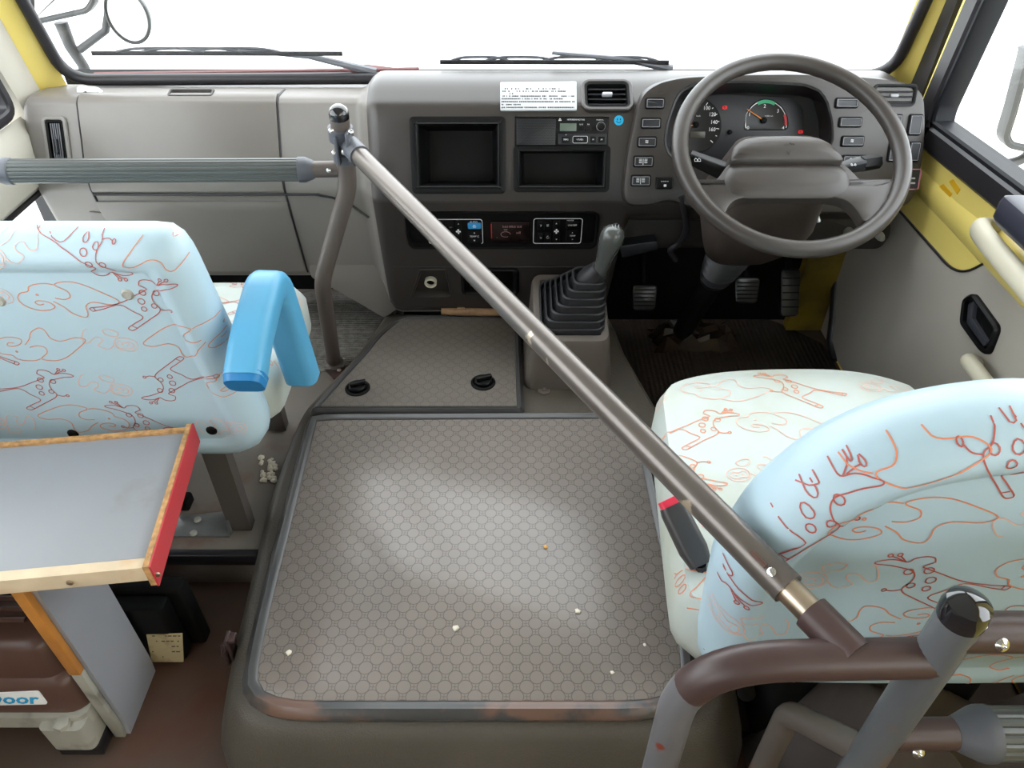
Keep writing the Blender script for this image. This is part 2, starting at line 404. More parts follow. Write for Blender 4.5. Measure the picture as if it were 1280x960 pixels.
# driver's door: yellow frame, grey lower panel, window gasket, pull handle, latch, pocket pull
d1 = structroot('door_1', (XR, 1.0, 0))
m = M()
P = [(-1.548, .0), (-.46, .0), (-.46, 1.55), (-1.44, 1.55), (-1.548, .66)]
hole = [(-1.500, .60), (-.50, .60), (-.50, 1.50), (-1.43, 1.50), (-1.500, .66)]
m.ring(FR, rpoly(P, .01, 3), rpoly(hole, .01, 3), -.03, .012, .004)
struct('frame', m, YELLOW, d1)
P = rpoly([(-1.50, .590), (-1.10, .602), (-.50, .62), (-.50, 1.52), (-1.40, 1.52), (-1.525, .66)], .03, 4)
struct('window_gasket', M().ring(FR, P, inset(P, .052), -.02, .026, .008), SEAL, d1)
struct('window_sash', M().ring(FR, inset(P, .046), inset(P, .060), -.02, .022, .004), mat('sash_grey', '#17181c', .5, spec=.2), d1)
struct('glass', M().tray(FR, [(inset(P, .055), -.012), (inset(P, .055), -.007)], True, True), GLASS, d1)
# rolled sill below the window and swelling towards the handle
m = M().tube([(XR+.036, 1.535, .530), (XR+.036, 1.30, .530), (XR+.034, 1.19, .533), (XR+.022, 1.10, .545), (XR+.016, .9, .548), (XR+.016, .5, .548)], [.054, .054, .055, .055, .055, .055], 40)
struct('sill_roll', m, YELLOW, d1)
P = rpoly([(-1.66, .015), (-.46, .015), (-.46, .535), (-1.13, .535), (-1.20, .452), (-1.485, .452), (-1.70, .21)], [.02, .02, .02, .04, .06, .01, .02], 7)
struct('lower_panel', M().prism(FR, P, 0, .018, .006), DOORG, d1)
struct('panel_edge', M().tube([FR.w(a, b, .017) for a, b in P if b > .2 and a < -1.1], .0025, 6), SEAL, d1)
m = M().tube([(.842, 1.70, .235), (.840, 1.665, .19), (.838, 1.60, .09), (.838, 1.575, .03), (.838, 1.52, .008)], .016, 10)
struct('door_seal', m, SEAL, d1)
m = M().tube(spline([(.838, 1.165, .57), (.802, 1.155, .578), (.792, 1.10, .577), (.790, 1.0, .572), (.790, .88, .565), (.80, .80, .56), (.835, .785, .555)], 6), [.016]*6+[.018]*24+[.016]*7, 14, sec=circ(0, 0, .8, 14, 1.05))
h = struct('grab_handle', m, CREAM, d1); lab(h, 'cream grab handle')
m = M().box((.815, .96, .638), (.075, .30, .05), bev=.012); struct('window_switch_block', m, mat('blue_black_plastic', '#33343f', .35), d1)
P = rpoly(FR.poly([(1208, 372), (1221, 366), (1253, 410), (1240, 444), (1230, 441), (1204, 405)], .018), .012, 4)
m = M().tray(FR, [(P, .016), (P, .024), (inset(P, .004), .028), (inset(P, .009), .026), (inset(P, .0105), .0185)], False, True)
la = struct('latch_bezel', m, BLACK, d1)
P = rpoly(FR.poly([(1214, 380), (1222, 376), (1219, 398), (1238, 428), (1234, 434), (1212, 404)], .02), .004, 3)
struct('latch_lever', M().prism(FR, P, .0188, .0265, .002), mat('lever_grey', '#3c3d43', .3), la)
m = M().tube(spline([(.836, 1.045, .36), (.806, 1.04, .378), (.800, 1.0, .384), (.806, .955, .378), (.836, .945, .36)], 5), .014, 12)
struct('pocket_pull', m, CREAM, d1)
m = M()
for x0, y0, x1, y1 in ((1174, 233, 1190, 245), (1186, 227, 1200, 240)):
    P = FR.poly([(x0, y0), (x0+5, y0-3), (x1, y1-3), (x1-4, y1+3)], .013); m.prism(FR, P, .0115, .0128)
lab(struct('warning_sticker', m, STICKY, d1), 'amber warning stickers')
# yellow kick panel beside the pedals
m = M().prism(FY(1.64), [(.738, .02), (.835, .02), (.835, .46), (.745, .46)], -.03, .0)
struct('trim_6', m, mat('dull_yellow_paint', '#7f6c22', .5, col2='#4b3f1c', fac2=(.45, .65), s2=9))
# carpet on the passenger footwell and dark ribbed rubber on the driver's floor
def ribbed(name, col, axis, freq, amp):
    m = mat(name, col, .95, var=.3, vscale=60); nt = m.node_tree; N = nt.nodes; L = nt.links
    tc = N.new('ShaderNodeTexCoord'); wv = N.new('ShaderNodeTexWave'); wv.bands_direction = axis; wv.inputs['Scale'].default_value = freq; wv.inputs['Distortion'].default_value = 1.5; wv.inputs['Detail Scale'].default_value = 6
    L.new(tc.outputs['Object'], wv.inputs['Vector']); bp = N.new('ShaderNodeBump'); bp.inputs['Strength'].default_value = amp; bp.inputs['Distance'].default_value = .004
    L.new(wv.outputs['Fac'], bp.inputs['Height']); L.new(bp.outputs[0], N['Principled BSDF'].inputs['Normal']); return m
m = M().prism(FZ(.10), rpoly([(-.98, 1.30), (-.50, 1.34), (-.395, 1.372), (-.315, 1.47), (-.31, 1.70), (-.98, 1.70)], .02), 0, .006, .003)
tag(obj('floor_carpet', m, ribbed('carpet_ribs', '#8a8580', 'Y', 38, 1.0)), 'dark grey ribbed carpet in the footwell below the glove box', 'carpet')
m = M().prism(FZ(0), rpoly([(.235, .95), (.83, .95), (.83, 1.60), (.72, 1.715), (.16, 1.715), (.20, 1.3)], .02), 0, .006, .003)
tag(obj('floor_mat', m, ribbed('mat_ribs', '#241a11', 'X', 26, .5)), 'dark brown ribbed rubber mat under the pedals', 'floor mat')

# ------------------------------------------------------------------ engine housing, covers
top = [(292, 903), (908, 908), (893, 800), (842, 590), (820, 517), (770, 430), (756, 394), (486, 392), (452, 440), (384, 512), (352, 600), (306, 800)]
Z0 = .168; F = FZ(0)
P = inset([(a, b) for a, b in (FZ(Z0).px(x, y) for x, y in top)], -.005)
P = rpoly(P, [.06, .06, .05, .05, .03, .03, .01, .01, .03, .03, .05, .05], 5)
m = M().tray(F, [(inset(P, -.035), 0), (inset(P, -.045), .03), (inset(P, -.042), .07), (inset(P, -.026), .115), (inset(P, -.012), .145), (inset(P, -.003), .16), (inset(P, .008), Z0)], True, True)
hous = tag(obj('engine_housing', m, VINYL, angle=60), 'brown textured engine housing rising between the two seats', 'engine housing')
def cover(name, px, radii, zt, label, cat, matp, edge, wedge, convex=False):
    p = [FZ(zt).px(x, y) for x, y in px]
    if area(p) < 0: p = p[::-1]; radii = radii[::-1]
    p = rpoly(p, radii, 7); F = FZ(0)
    c = sum(a for a, b in p)/len(p), sum(b for a, b in p)/len(p)
    t = thing(name, (c[0], c[1], Z0), label, cat)
    q = cinset(p, wedge) if convex else inset(p, wedge)
    IN = cinset if convex else inset
    m = M().tray(F, [(q, Z0+.001), (q, zt-.002), (IN(p, wedge+.002), zt-.001)], True, True)
    obj('mat_panel', m, matp, t)
    m = M().loft([[F.w(a, b, d) for a, b in r] for r, d in ((IN(p, 0), Z0+.0005), (IN(p, -.003), zt-.010), (IN(p, .001), zt-.003), (IN(p, wedge*.35), zt+.002), (IN(p, wedge*.6), zt+.001), (IN(p, wedge*.85), zt+.001), (IN(p, wedge), zt-.001), (IN(p, wedge+.001), Z0+.0005))], wrap=True)
    obj('rubber_edge', m, edge, t)
    if convex: front_wear(edge, min(b for a, b in p)-c[1]+.020, min(b for a, b in p)-c[1]+.032)
    return t, p
ZC = .19
def front_wear(m, y0, y1):                                       # front-edge wear: feet rub the nearest edge of the cover
    nt = m.node_tree; N = nt.nodes; mx = next(n for n in N if n.bl_idname == 'ShaderNodeMix'); old = mx.inputs[0].links[0].from_socket
    tc = N.new('ShaderNodeTexCoord'); sp = N.new('ShaderNodeSeparateXYZ'); nt.links.new(tc.outputs['Object'], sp.inputs[0])
    mr = N.new('ShaderNodeMapRange'); nt.links.new(sp.outputs[1], mr.inputs[0]); mr.inputs[1].default_value = y0; mr.inputs[2].default_value = y1; mr.inputs[3].default_value = 1; mr.inputs[4].default_value = 0
    mu = N.new('ShaderNodeMath'); mu.operation = 'MULTIPLY'; nt.links.new(old, mu.inputs[0]); nt.links.new(mr.outputs[0], mu.inputs[1]); nt.links.new(mu.outputs[0], mx.inputs[0])
t, pc = cover('engine_cover', [(296, 893), (872, 893), (868, 800), (800, 514), (386, 516), (310, 800)], [.10, .10, .12, .02, .02, .12], ZC,
    'large engine cover with grey coin-pattern rubber mat, nearest the camera', 'cover', COVER, RUBWORN, .020, True)
# toggle latches each side of the big cover
for s, (px, py) in ((-1, (291, 812)), (1, (882, 800))):
    a, b = FZ(.14).px(px, py); m = M()
    G = Frame((a, b, .145), (0, 1, 0), (0, .0, 1) if s > 0 else (0, 0, 1))
    m.box((a, b, .150), (.006, .020, .055), bev=.002); m.box((a-s*.006, b, .172), (.012, .016, .008), bev=.002)
    m.tube([(a+s*.008, b-.008, .165), (a+s*.014, b-.008, .135), (a+s*.012, b-.006, .115)], .0025, 6)
    m.box((a+s*.01, b, .130), (.008, .022, .036), bev=.003)
    obj('toggle_latch', m, RAILB, hous)
tag(t, t['label'], 'engine cover')
t2, ph = cover('floor_hatch', [(386, 513), (654, 513), (648, 393), (500, 394), (470, 418), (455, 438), (425, 470)], [.012, .012, .02, .03, .04, .03, .03], ZC,
    'smaller hatch with two round latches, between big engine cover and dashboard', 'hatch', HATCHM, RUBBER, .012)
for px, py in ((447, 485), (604, 478)):
    a, b = FZ(ZC).px(px, py); F = FZ(ZC-.001)
    m = M().lathe([(.026, 0), (.026, .002), (.022, .004), (.019, .001)], (a, b, ZC-.001), (0, 0, 1), 28)
    la = obj('turn_latch', m, BLACKM, t2)
    m = M().lathe([(.018, 0), (.018, .007), (.016, .009)], (a, b, ZC), (0, 0, 1), 24)
    m.box((a+.002, b, ZC+.012), (.034, .010, .012), Frame((0, 0, 0), (.9, .35, 0), (-.35, .9, 0)), .003)
    obj('grip', m, BLACK, la)

# ------------------------------------------------------------------ gear lever in its housing
gx0, gx1 = .030, .208; gy0, gy1 = 1.215, 1.405
gl = thing('gear_lever', (.12, 1.31, Z0), 'gear lever with pear-shaped knob on a black ribbed gaiter in a taupe box', 'gear lever')
F = FZ(0)
def gsec(t, dx=0, dy=0): return rrect(gx0+.012*t-dx, gy0-dy, gx1-.008*t+dx, gy1+dy, .022, 5)
base = gsec(0, .006, .006); tp = gsec(1)
def gz(y): return .292+(y-gy0)/(gy1-gy0)*.046
m = M().loft([[V((a, b, Z0+.001)) for a, b in gsec(0, .004, .004)], [V((a, b, Z0+.08)) for a, b in gsec(.6, .001, .001)], [V((a, b, gz(b)-.008)) for a, b in tp], [V((a, b, gz(b)-.001)) for a, b in inset(tp, .003)], [V((a, b, gz(b))) for a, b in inset(tp, .010)], [V((a, b, gz(b)-.001)) for a, b in inset(tp, .018)], [V((a, b, gz(b)-.02)) for a, b in inset(tp, .020)]], True, True)
obj('housing', m, mat('taupe_plastic', '#5a524b', .5, var=.08, bump=.1, bscale=700), gl)
m = M(); rings = []
tx, ty, tz = .158, 1.296, .40
K = 8
for k in range(K):
    e = k/(K-.4); w_ = e**1.1; cx = (gx0+gx1)/2*(1-e)+tx*e; cy = (gy0+gy1)/2*(1-e)+ty*e
    for ds_, dz in ((0, -.010), (0, .005), (.0012, .0068), (.003, .0068), (.0042, .005), (.0048, -.006)):
        hw = .071*(1-w_)+.030*w_-ds_; hh = .077*(1-w_)+.030*w_-ds_
        rings.append([V((cx+a, cy+b, (gz(cy+b)-.012)*(1-e)+tz*e+dz)) for a, b in rrect(-hw, -hh, hw, hh, .022*(1-e)+.018*e, 5)])
m.loft(rings, True, True)
obj('gaiter', m, GAITER, gl, angle=25)
m = M().tube([(.150, 1.302, .362), (.163, 1.292, .40), (.174, 1.283, .424)], [.034, .026, .0165], 20)
obj('gaiter_neck', m, GAITER, gl)
ax = V((.016, -.016, .088)).normalized(); o = V((.174, 1.283, .412))
m = M().lathe([(.0135, 0), (.0145, .006), (.0150, .02), (.0165, .04), (.0195, .06), (.0225, .078), (.0235, .090), (.0215, .102), (.015, .110), (.006, .1135), (0, .114)], o, ax, 28)
kn = obj('knob', m, KNOB, gl)
c = o+ax*.1142; G = Frame(c, (1, 0, 0), (0, .9, .5)); m = M()
for x in (-.006, 0, .006): m.box(G.w(x, 0, .0), (.0007, .012, .0008), G)
m.box(G.w(0, 0, .0), (.012, .0007, .0008), G); m.text(G, '1 3 5', 0, .0078, .0028, .0002); m.text(G, '2 4 R', 0, -.0078, .0028, .0002)
obj('shift_pattern', m, GREYINK, kn)
for px, py in ((680, 489), (752, 489)):
    m = M(); a, b = FZ(Z0).px(px, py); m.tray(FZ(Z0), [(circ(a, b, .013), 0), (circ(a, b, .013), .004)], True, True); m.lathe([(.005, 0), (.005, .007), (.003, .008)], (a, b, Z0), (0, 0, 1), 8)
    obj('mounting_tab', m, mat('taupe_tab', '#665d56', .5), gl)
# ------------------------------------------------------------------ wooden stick lying under the dash
a = PZ(552, 389, ZC+.012); b = PZ(640, 391, ZC+.012)
m = M().tube([a, a.lerp(b, .3), a.lerp(b, .7), b], [.009, .0105, .0095, .008], 10); m.box(a.lerp(b, .28)+V((0, 0, .010)), (.018, .010, .006), bev=.002)
tag(obj('wooden_handle', m, mat('old_wood', '#8a6a4c', .7, var=.25, vscale=40)), 'short wooden tool handle lying under the dashboard behind the hatch', 'wooden handle')
# ------------------------------------------------------------------ dashboard
dash = thing('dashboard', (0, 1.5, .2), 'grey-brown dashboard running full width beneath the windscreen', 'dashboard')
LP = [(1.66, .285), (1.52, .275), (1.492, .285), (1.482, .32), (1.462, .42), (1.448, .495), (1.445, .52), (1.455, .56), (1.478, .607), (1.502, .657), (1.512, .671), (1.535, .677), (1.62, .664), (1.66, .62)]
CP = [(1.66, .205), (1.48, .20), (1.462, .207), (1.452, .24), (1.430, .34), (1.404, .49), (1.401, .515), (1.412, .561), (1.4306, .611), (1.455, .672), (1.480, .692), (1.535, .709), (1.62, .696), (1.66, .62)]
RP = [(1.66, .46), (1.50, .452), (1.44, .452), (1.425, .456), (1.415, .468), (1.404, .490), (1.401, .515), (1.412, .561), (1.4306, .611), (1.455, .672), (1.480, .692), (1.535, .709), (1.62, .696), (1.66, .62)]
def mixp(A, B, t): return [(a[0]*(1-t)+b[0]*t, a[1]*(1-t)+b[1]*t) for a, b in zip(A, B)]
def shr(A, k): return [(y+(1.56-y)*k, z+(.5-z)*k) for y, z in A]
st = [(-.988, shr(LP, .16)), (-.984, shr(LP, .06)), (-.972, LP), (-.60, LP), (-.315, LP), (-.305, mixp(LP, CP, .08)), (-.295, mixp(LP, CP, .35)), (-.285, mixp(LP, CP, .72)), (-.272, mixp(LP, CP, .95)), (-.26, CP), (0, CP), (.215, CP), (.225, mixp(CP, RP, .3)), (.235, mixp(CP, RP, .8)), (.245, RP), (.5, RP), (.76, RP), (.775, shr(RP, .03)), (.782, shr(RP, .12))]
body = M().loft([[V((x, p.x, p.y)) for p in spline([V((a, b)) for a, b in P], 4, True)] for x, P in st])
FC = Frame((0, 1.40, .529), (1, 0, 0), (0, .35, .937))
FCL = Frame((0, 1.430, .34), (1, 0, 0), (0, -.026, .15))
FCB = Frame((0, 1.462, .207), (1, 0, 0), (0, -.032, .133))
FT = Frame((0, 1.4615, .679), (1, 0, 0), (0, .052, .027))
FLD = Frame((0, 1.455, .56), (1, 0, 0), (0, .047, .097))
R_cub = FC.rect(515, 149, 629, 239, .004); R_poc = FC.rect(645, 185, 758, 237, .004); R_rad = FC.rect(643.5, 146, 759.5, 183.5, .001)
R_vent = FT.rect(731, 105, 787, 135, .010); R_cli = FCL.rect(507, 266, 744, 309, .014)
R_lv = FLD.rect(58, 151, 87, 215, .004); R_soc = FCB.poly([(526, 337), (558, 337), (565, 371), (514, 371)]); R_ash = FCB.rect(578, 336, 646, 366, .008)
POD = [(783, 258), (778, 240), (784, 190), (797, 130), (806, 113), (826, 101), (856, 95), (920, 92), (990, 91), (1060, 93), (1105, 97), (1140, 104), (1157, 116), (1159, 150), (1157, 190), (1150, 232), (1138, 258), (1100, 266), (1000, 268), (870, 262), (835, 250), (815, 258)]
CLU = [(831, 176), (835, 152), (846, 121), (858, 109), (875, 104), (930, 102), (1005, 106), (1024, 113), (1033, 125), (1040, 152), (1041, 174), (1036, 186), (1020, 198), (1000, 208), (880, 208), (845, 200), (834, 190)]
D0 = .016
R_clu = rpoly(FC.poly(CLU, D0), .006, 3)
def cutter(F, p, d0, d1):
    if area(p) < 0: p = p[::-1]
    return M().tray(F, [(p, d0), (p, d1)], True, True)
body = cut(body, [cutter(FC, R_cub, -.085, .05), cutter(FC, R_poc, -.075, .05), cutter(FC, R_rad, -.03, .05), cutter(FT, R_vent, -.03, .05), cutter(FCL, R_cli, -.02, .05), cutter(FLD, R_lv, -.03, .05), cutter(FCB, R_soc, -.02, .05), cutter(FCB, R_ash, -.03, .05), cutter(FC, R_clu, -.085, .03)])
# the passenger half is paler than the centre stack: same moulding, two plastics, divided at the step
bo = obj('body', body, [DASH, DASHL, DASHD], dash, 32)
off = dash.location
for p in bo.data.polygons:
    c = p.center+off
    p.material_index = 1 if c.x < -.285 else (2 if c.z < .50 else 0)
# passenger side lids
def strip(P, i0, i1, x0, x1, off, r=.0):
    pts = spline([V((a, b)) for a, b in P], 6); pts = pts[i0:i1]; L = len(pts); rings = []
    m = M()
    nn = []
    for i in range(L):
        t = (pts[min(L-1, i+1)]-pts[max(0, i-1)]).normalized(); nn.append(V((-t.y, t.x)))
    def prof(o, e=0): return [p+n*o for p, n in zip(pts, nn)]
    xs = [(x0, -.004, 0), (x0, off-.002, 0), (x0+.003, off, 0), (x1-.003, off, 0), (x1, off-.002, 0), (x1, -.004, 0)]
    rings = []
    inner = [p-n*.006 for p, n in zip(pts, nn)]
    for x, o, _ in xs:
        out = [p+n*(o if 0 < i < L-1 else min(o, off*.5)) for i, (p, n) in enumerate(zip(pts, nn))]
        rings.append([V((x, p.x, p.y)) for p in out]+[V((x, p.x, p.y)) for p in reversed(inner)])
    return m.loft(rings)
obj('glovebox_lid', strip(LP, 6*5+3, 6*11+1, -.868, -.472, .006), DASHL, dash)
obj('lower_lid', strip(LP, 6*2+2, 6*5, -.872, -.472, .006), DASHL, dash)
m = M().tray(Frame((0, 1.530, .6825), (1, 0, 0), (0, .95, .22)), [(rrect(-.69, -.014, -.60, .010, .004), .0), (rrect(-.69, -.014, -.60, .010, .004), .003), (rrect(-.686, -.011, -.604, .007, .003), .003), (rrect(-.684, -.009, -.606, .005, .003), -.004)], False, True)
for x in (-.8705, -.4705):
    pr = spline([V(q) for q in LP], 6)[6*2+2:6*11+4]; n_ = len(pr)
    m_ = M().tube([V((x+(.0 if x < -.5 else 0), p.x-.0, p.y+.0)) for p in pr], .0026, 6); obj('lid_gap', m_, SEAL, dash)
obj('lid_gap', M().tube([V((-.87, 1.4445, .503)), V((-.40, 1.4445, .503))]+[PY(x, y, 1.4455) for x, y in ((392, 243), (415, 247), (440, 257), (461, 272))], .0024, 6), SEAL, dash)
m_ = M().box((-.56, 1.50, .252), (.030, .02, .05), bev=.004); obj('bracket', m_, GREYCAST, dash)
obj('panel_gap', M().tube([V((-.262, 1.4303, .339)), V((.215, 1.4303, .339))], .0018, 6), SEAL, dash)
obj('finger_recess', m, DASHD, dash)
p = FLD.poly([(112, 262), (150, 266), (165, 272), (175, 296), (124, 296)], .0)
p = [FY(1.456).px(x, y) for x, y in ((111, 263), (152, 268), (163, 273), (175, 298), (124, 298))]
obj('fuse_cover', M().prism(FY(1.456), rpoly(p, .006, 3), -.02, .004, .002), DASHL, dash)
m = M().prism(FY(1.4835), rpoly(FY(1.4835).poly([(386, 325), (482, 325), (500, 384), (480, 398), (452, 381), (418, 362), (388, 347)]), .012, 4), -.12, .0, .002)
obj('kick_skirt', m, DASHL, dash)
# air vents
def vent(name, F, p, depth, horizontal, n, tab):
    m = M().tray(F, [(inset(p, -.002), .0), (inset(p, -.0015), .004), (inset(p, .003), .003), (inset(p, .006), -depth)], False, True)
    v = obj(name, m, BLACKM, dash); obj('bezel', M().ring(F, inset(p, -.009), inset(p, -.001), -.004, .0055, .002), DASH if horizontal else DASHL, v)
    a0, a1 = min(a for a, b in p)+.006, max(a for a, b in p)-.006; b0, b1 = min(b for a, b in p)+.005, max(b for a, b in p)-.005
    for k in range(n):
        t = (k+.5)/n; m = M()
        if horizontal: m.box(F.w((a0+a1)/2, b0+(b1-b0)*t, -.006), (a1-a0, .0022, .014), Frame((0, 0, 0), F.x, F.y*.9+F.n*.35))
        else: m.box(F.w(a0+(a1-a0)*t, (b0+b1)/2, -.004), (.0022, b1-b0, .012), F)
        obj('slat', m, mat('vent_slat_grey', '#55555a', .4) if not horizontal else SWITCH, v)
    m = M().box(F.w((a0+a1)/2, (b0+b1)/2, .003), tab, F, .002); obj('thumb_tab', m, RIM if horizontal else SWITCH, v)
    return v
vent('air_vent', FT, R_vent, .028, True, 4, (.020, .006, .010))
vent('air_vent', FLD, R_lv, .028, False, 5, (.006, .030, .010))
# storage cubby beside the radio, pocket under the radio
def tray(name, F, p, d, lip, back, mt, par=dash):
    bx0 = [(a*.0+sum(q[0] for q in p)/len(p)+(a-sum(q[0] for q in p)/len(p))*back, sum(q[1] for q in p)/len(p)+(b-sum(q[1] for q in p)/len(p))*back-.004) for a, b in p]
    return obj(name, M().tray(F, [(inset(p, -.005), -.002), (inset(p, -.005), .003), (inset(p, -.001), .004), (inset(p, lip-.004), .004), (inset(p, lip-.002), .0065), (inset(p, lip), .005), (inset(p, lip+.003), 0), (bx0, -d)], False, True), mt, par)
tray('storage_cubby', FC, R_cub, .080, .010, .74, BLACK)
tray('storage_pocket', FC, R_poc, .070, .007, .82, BLACK)
tray('ashtray_recess', FCB, R_ash, .025, .003, .85, BLACK)
m = M().tray(FCB, [(inset(R_soc, -.003), 0), (inset(R_soc, -.002), .003), (inset(R_soc, .002), .002), (inset(R_soc, .006), -.014)], False, True)
so = obj('socket_plate', m, DASHD, dash)
a, b = FCB.px(538.5, 350.5, -.014); c = FCB.w(a, b, -.014)
m = M().lathe([(.0135, 0), (.0140, .010), (.0125, .012), (.010, .011), (.0095, .002), (.001, .002)], c, FCB.n, 26)
obj('socket_ring', m, CREAM, so); obj('socket_core', M().lathe([(.0094, .002), (.0094, .004), (.003, .004), (.003, .008), (.001, .008)], c, FCB.n, 20), BLACKM, so)
# car radio
rad = thing('car_radio', FC.w(*FC.px(701, 165, 0), 0), 'black car radio with speaker grille, small display and knob', 'radio')
p = FC.rect(644.4, 147, 758.8, 182.8, .0015)
obj('faceplate', M().prism(FC, p, -.02, .005, .0015), BLACK, rad)
def dots(name, F, x0, y0, x1, y1, nx, ny, r, d, mt, par):
    m = M(); a0, b1 = F.px(x0, y0, d); a1, b0 = F.px(x1, y1, d)
    for i in range(nx):
        for j in range(ny):
            m.tray(F, [(circ(a0+(a1-a0)*(i+.5*(j % 2))/nx, b0+(b1-b0)*(j+.5)/ny, r, 6), d-.0002), (circ(a0+(a1-a0)*(i+.5*(j % 2))/nx, b0+(b1-b0)*(j+.5)/ny, r, 6), d+.0003)], True, True)
    return obj(name, m, mt, par)
g = obj('speaker_grille', M().prism(FC, FC.rect(646, 149, 694, 181, .001, .005), .004, .0056, .0004), SWITCH, rad)
dots('grille_holes', FC, 647, 150, 694, 180, 26, 16, .00085, .0056, BLACKM, g)
def pbox(F, x0, y0, x1, y1, d0, d1, bev=.0008, r=.002, mi=0, m=None): return (m or M()).prism(F, F.rect(x0, y0, x1, y1, r, d1), d0, d1, bev, mi)
obj('display', pbox(FC, 700, 154, 720.5, 164, .004, .0058, .0005, .001), LCD, rad)
a, b = FC.px(751, 158, .005)
k = obj('volume_knob', M().lathe([(.0085, 0), (.0080, .004), (.0070, .010), (.0055, .0112), (.0052, .0095), (.001, .0095)], FC.w(a, b, .005), FC.n, 24), BLACK, rad)
obj('knob_rim', M().lathe([(.0087, .0), (.0087, .0025), (.0080, .003)], FC.w(a, b, .005), FC.n, 24), GREYINK, k)
obj('key_panel', pbox(FC, 698, 167.5, 758, 180.5, .004, .0062, .0006, .0015), SWITCH, rad)
for x0, x1 in ((702, 713), (716, 734.5), (738, 745), (748, 756)):
    obj('button', pbox(FC, x0, 170.5, x1, 178.5, .005, .0078, .0008, .0015), BLACK, rad)
for x0, x1 in ((725, 731), (733, 739)):
    obj('button', pbox(FC, x0, 158, x1, 163, .004, .0070, .0008, .001), BLACK, rad)
m = M(); e = .0062
m.textpx(FC, 'MITSUBISHI MOTORS', 720, 149.7, 1.9, e, sx=.95, bold=.0)
for dx, dy in ((0, .9), (-1, -.7), (1, -.7)):
    p = [FC.px(700+dx+x, 149.6-dy+y, e) for x, y in ((0, -1), (1, 0), (0, 1), (-1, 0))]; m.tray(FC, [(p, e), (p, e+.0003)], True, True)
m.textpx(FC, 'POWER/VOL', 750, 150, 1.5, e, sx=.8); m.textpx(FC, 'CLOCK', 726.5, 155.6, 1.5, e, sx=.7); m.textpx(FC, 'TIME', 735.5, 155.6, 1.5, e, sx=.7)
e = .0082
m.textpx(FC, 'MEMO', 707.5, 174.5, 2.1, e, sx=.75); m.textpx(FC, '∨TUNE∧', 725, 174.5, 2.2, e, sx=.75); m.textpx(FC, 'FM', 741.5, 174.5, 1.9, e, sx=.7); m.textpx(FC, 'AM', 752, 174.5, 1.9, e, sx=.7)
m.ring(FC, FC.rect(716, 170, 734.5, 179, .003, e), inset(FC.rect(716, 170, 734.5, 179, .003, e), .0006), .0072, .0081)
m.textpx(FC, 'AM', 707.5, 168.7, 1.0, .0066)
obj('lettering', m, WHITEINK, rad)
# notice sticker and round face sticker
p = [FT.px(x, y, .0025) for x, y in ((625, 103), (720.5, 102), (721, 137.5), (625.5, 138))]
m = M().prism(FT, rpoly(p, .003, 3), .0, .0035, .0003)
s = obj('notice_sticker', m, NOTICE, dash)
m = M(); y = 110.5; rnd = random.Random(3)
rows = [(111, .35, 628, 700), (114.2, .45, 628, 712), (117.2, .15, 630, 655), (120.3, .8, 627, 719), (123.6, .8, 627, 706), (127.2, .85, 627, 719), (130.8, .8, 627, 652), (134.4, .85, 627, 719)]
for py, dens, x0, x1 in rows:
    x = x0
    while x < x1-1:
        w = rnd.uniform(.7, 1.5)
        if rnd.random() < dens:
            p = [FT.px(x, py-.9, .0036), FT.px(x+w, py-.9, .0036), FT.px(x+w, py+.7, .0036), FT.px(x, py+.7, .0036)]
            m.tray(FT, [(p, .0034), (p, .0038)], True, True)
        x += w+.5
obj('fine_print', m, mat('small_grey_print', '#1c1c20', .7), s)
a, b = FC.px(773.5, 150.5, .001)
s = obj('round_sticker', M().lathe([(.0092, 0), (.0092, .0012)], FC.w(a, b, -.001+.001), FC.n, 32), CYAN, dash)
m = M()
for dx in (-.003, .003): m.tray(FC, [(circ(a+dx, b+.002, .0009, 10, .002), .001), (circ(a+dx, b+.002, .0009, 10, .002), .0016)], True, True)
m.tube([FC.w(a+.0048*cos(t), b+.0048*sin(t)+.0005, .0014) for t in [pi*(1.12+.76*k/10) for k in range(11)]], .0005, 6)
obj('smile', m, BLACKM, s)

# climate control strip
m = M().tray(FCL, [(inset(R_cli, -.004), 0), (inset(R_cli, -.003), .003), (inset(R_cli, .001), .002), (inset(R_cli, .003), -.005), (inset(R_cli, .004), -.0085)], False, True)
cp = obj('climate_panel', m, BLACK, dash); e = -.008
def ringpx(F, x0, y0, x1, y1, d, w=.0011, r=.006, m=None):
    p = F.rect(x0, y0, x1, y1, r, d); return (m or M()).ring(F, p, inset(p, w), d-.001, d+.0006, .0002)
m = ringpx(FCL, 533, 274, 604, 305, e); obj('white_outline', m, WHITEINK, cp); m = ringpx(FCL, 667, 273, 726, 304.5, e)
obj('white_outline', m, WHITEINK, cp); m = M()
for k in range(7): pbox(FCL, 520, 289+k*2.1, 528, 290+k*2.1, e-.001, e+.0006, .0001, .0004, m=m) if False else None
obj('lettering', M().textpx(FCL, 'HEATER', 713, 275.6, 1.6, e+.0006, sx=.9), WHITEINK, cp); m.textpx(FCL, 'AUTO', 592, 277.7, 2.3, e+.0006, sx=.9)
obj('lettering', m, WHITEINK, cp)
m = M()
for k in range(6): pbox(FCL, 520, 290+k*2.2, 528, 291+k*2.2, e-.001, e+.0005, .0001, .0004, m=m)
obj('sensor_slots', m, BLACKM, cp)
di = obj('display', pbox(FCL, 613, 277, 662, 302, e, e+.003, .001, .003), mat('dark_red_display', '#180a0b', .2), cp)
m = M(); e2 = e+.0033
m.textpx(FCL, '0.0.0 000.0 13.0', 640, 283.5, 2.6, e2, sx=.85)
a, b = FCL.px(632, 293, e2); m.tube([FCL.w(a+.010*cos(t), b+.007*sin(t), e2) for t in [pi*2*k/24 for k in range(21)]], .0004, 4)
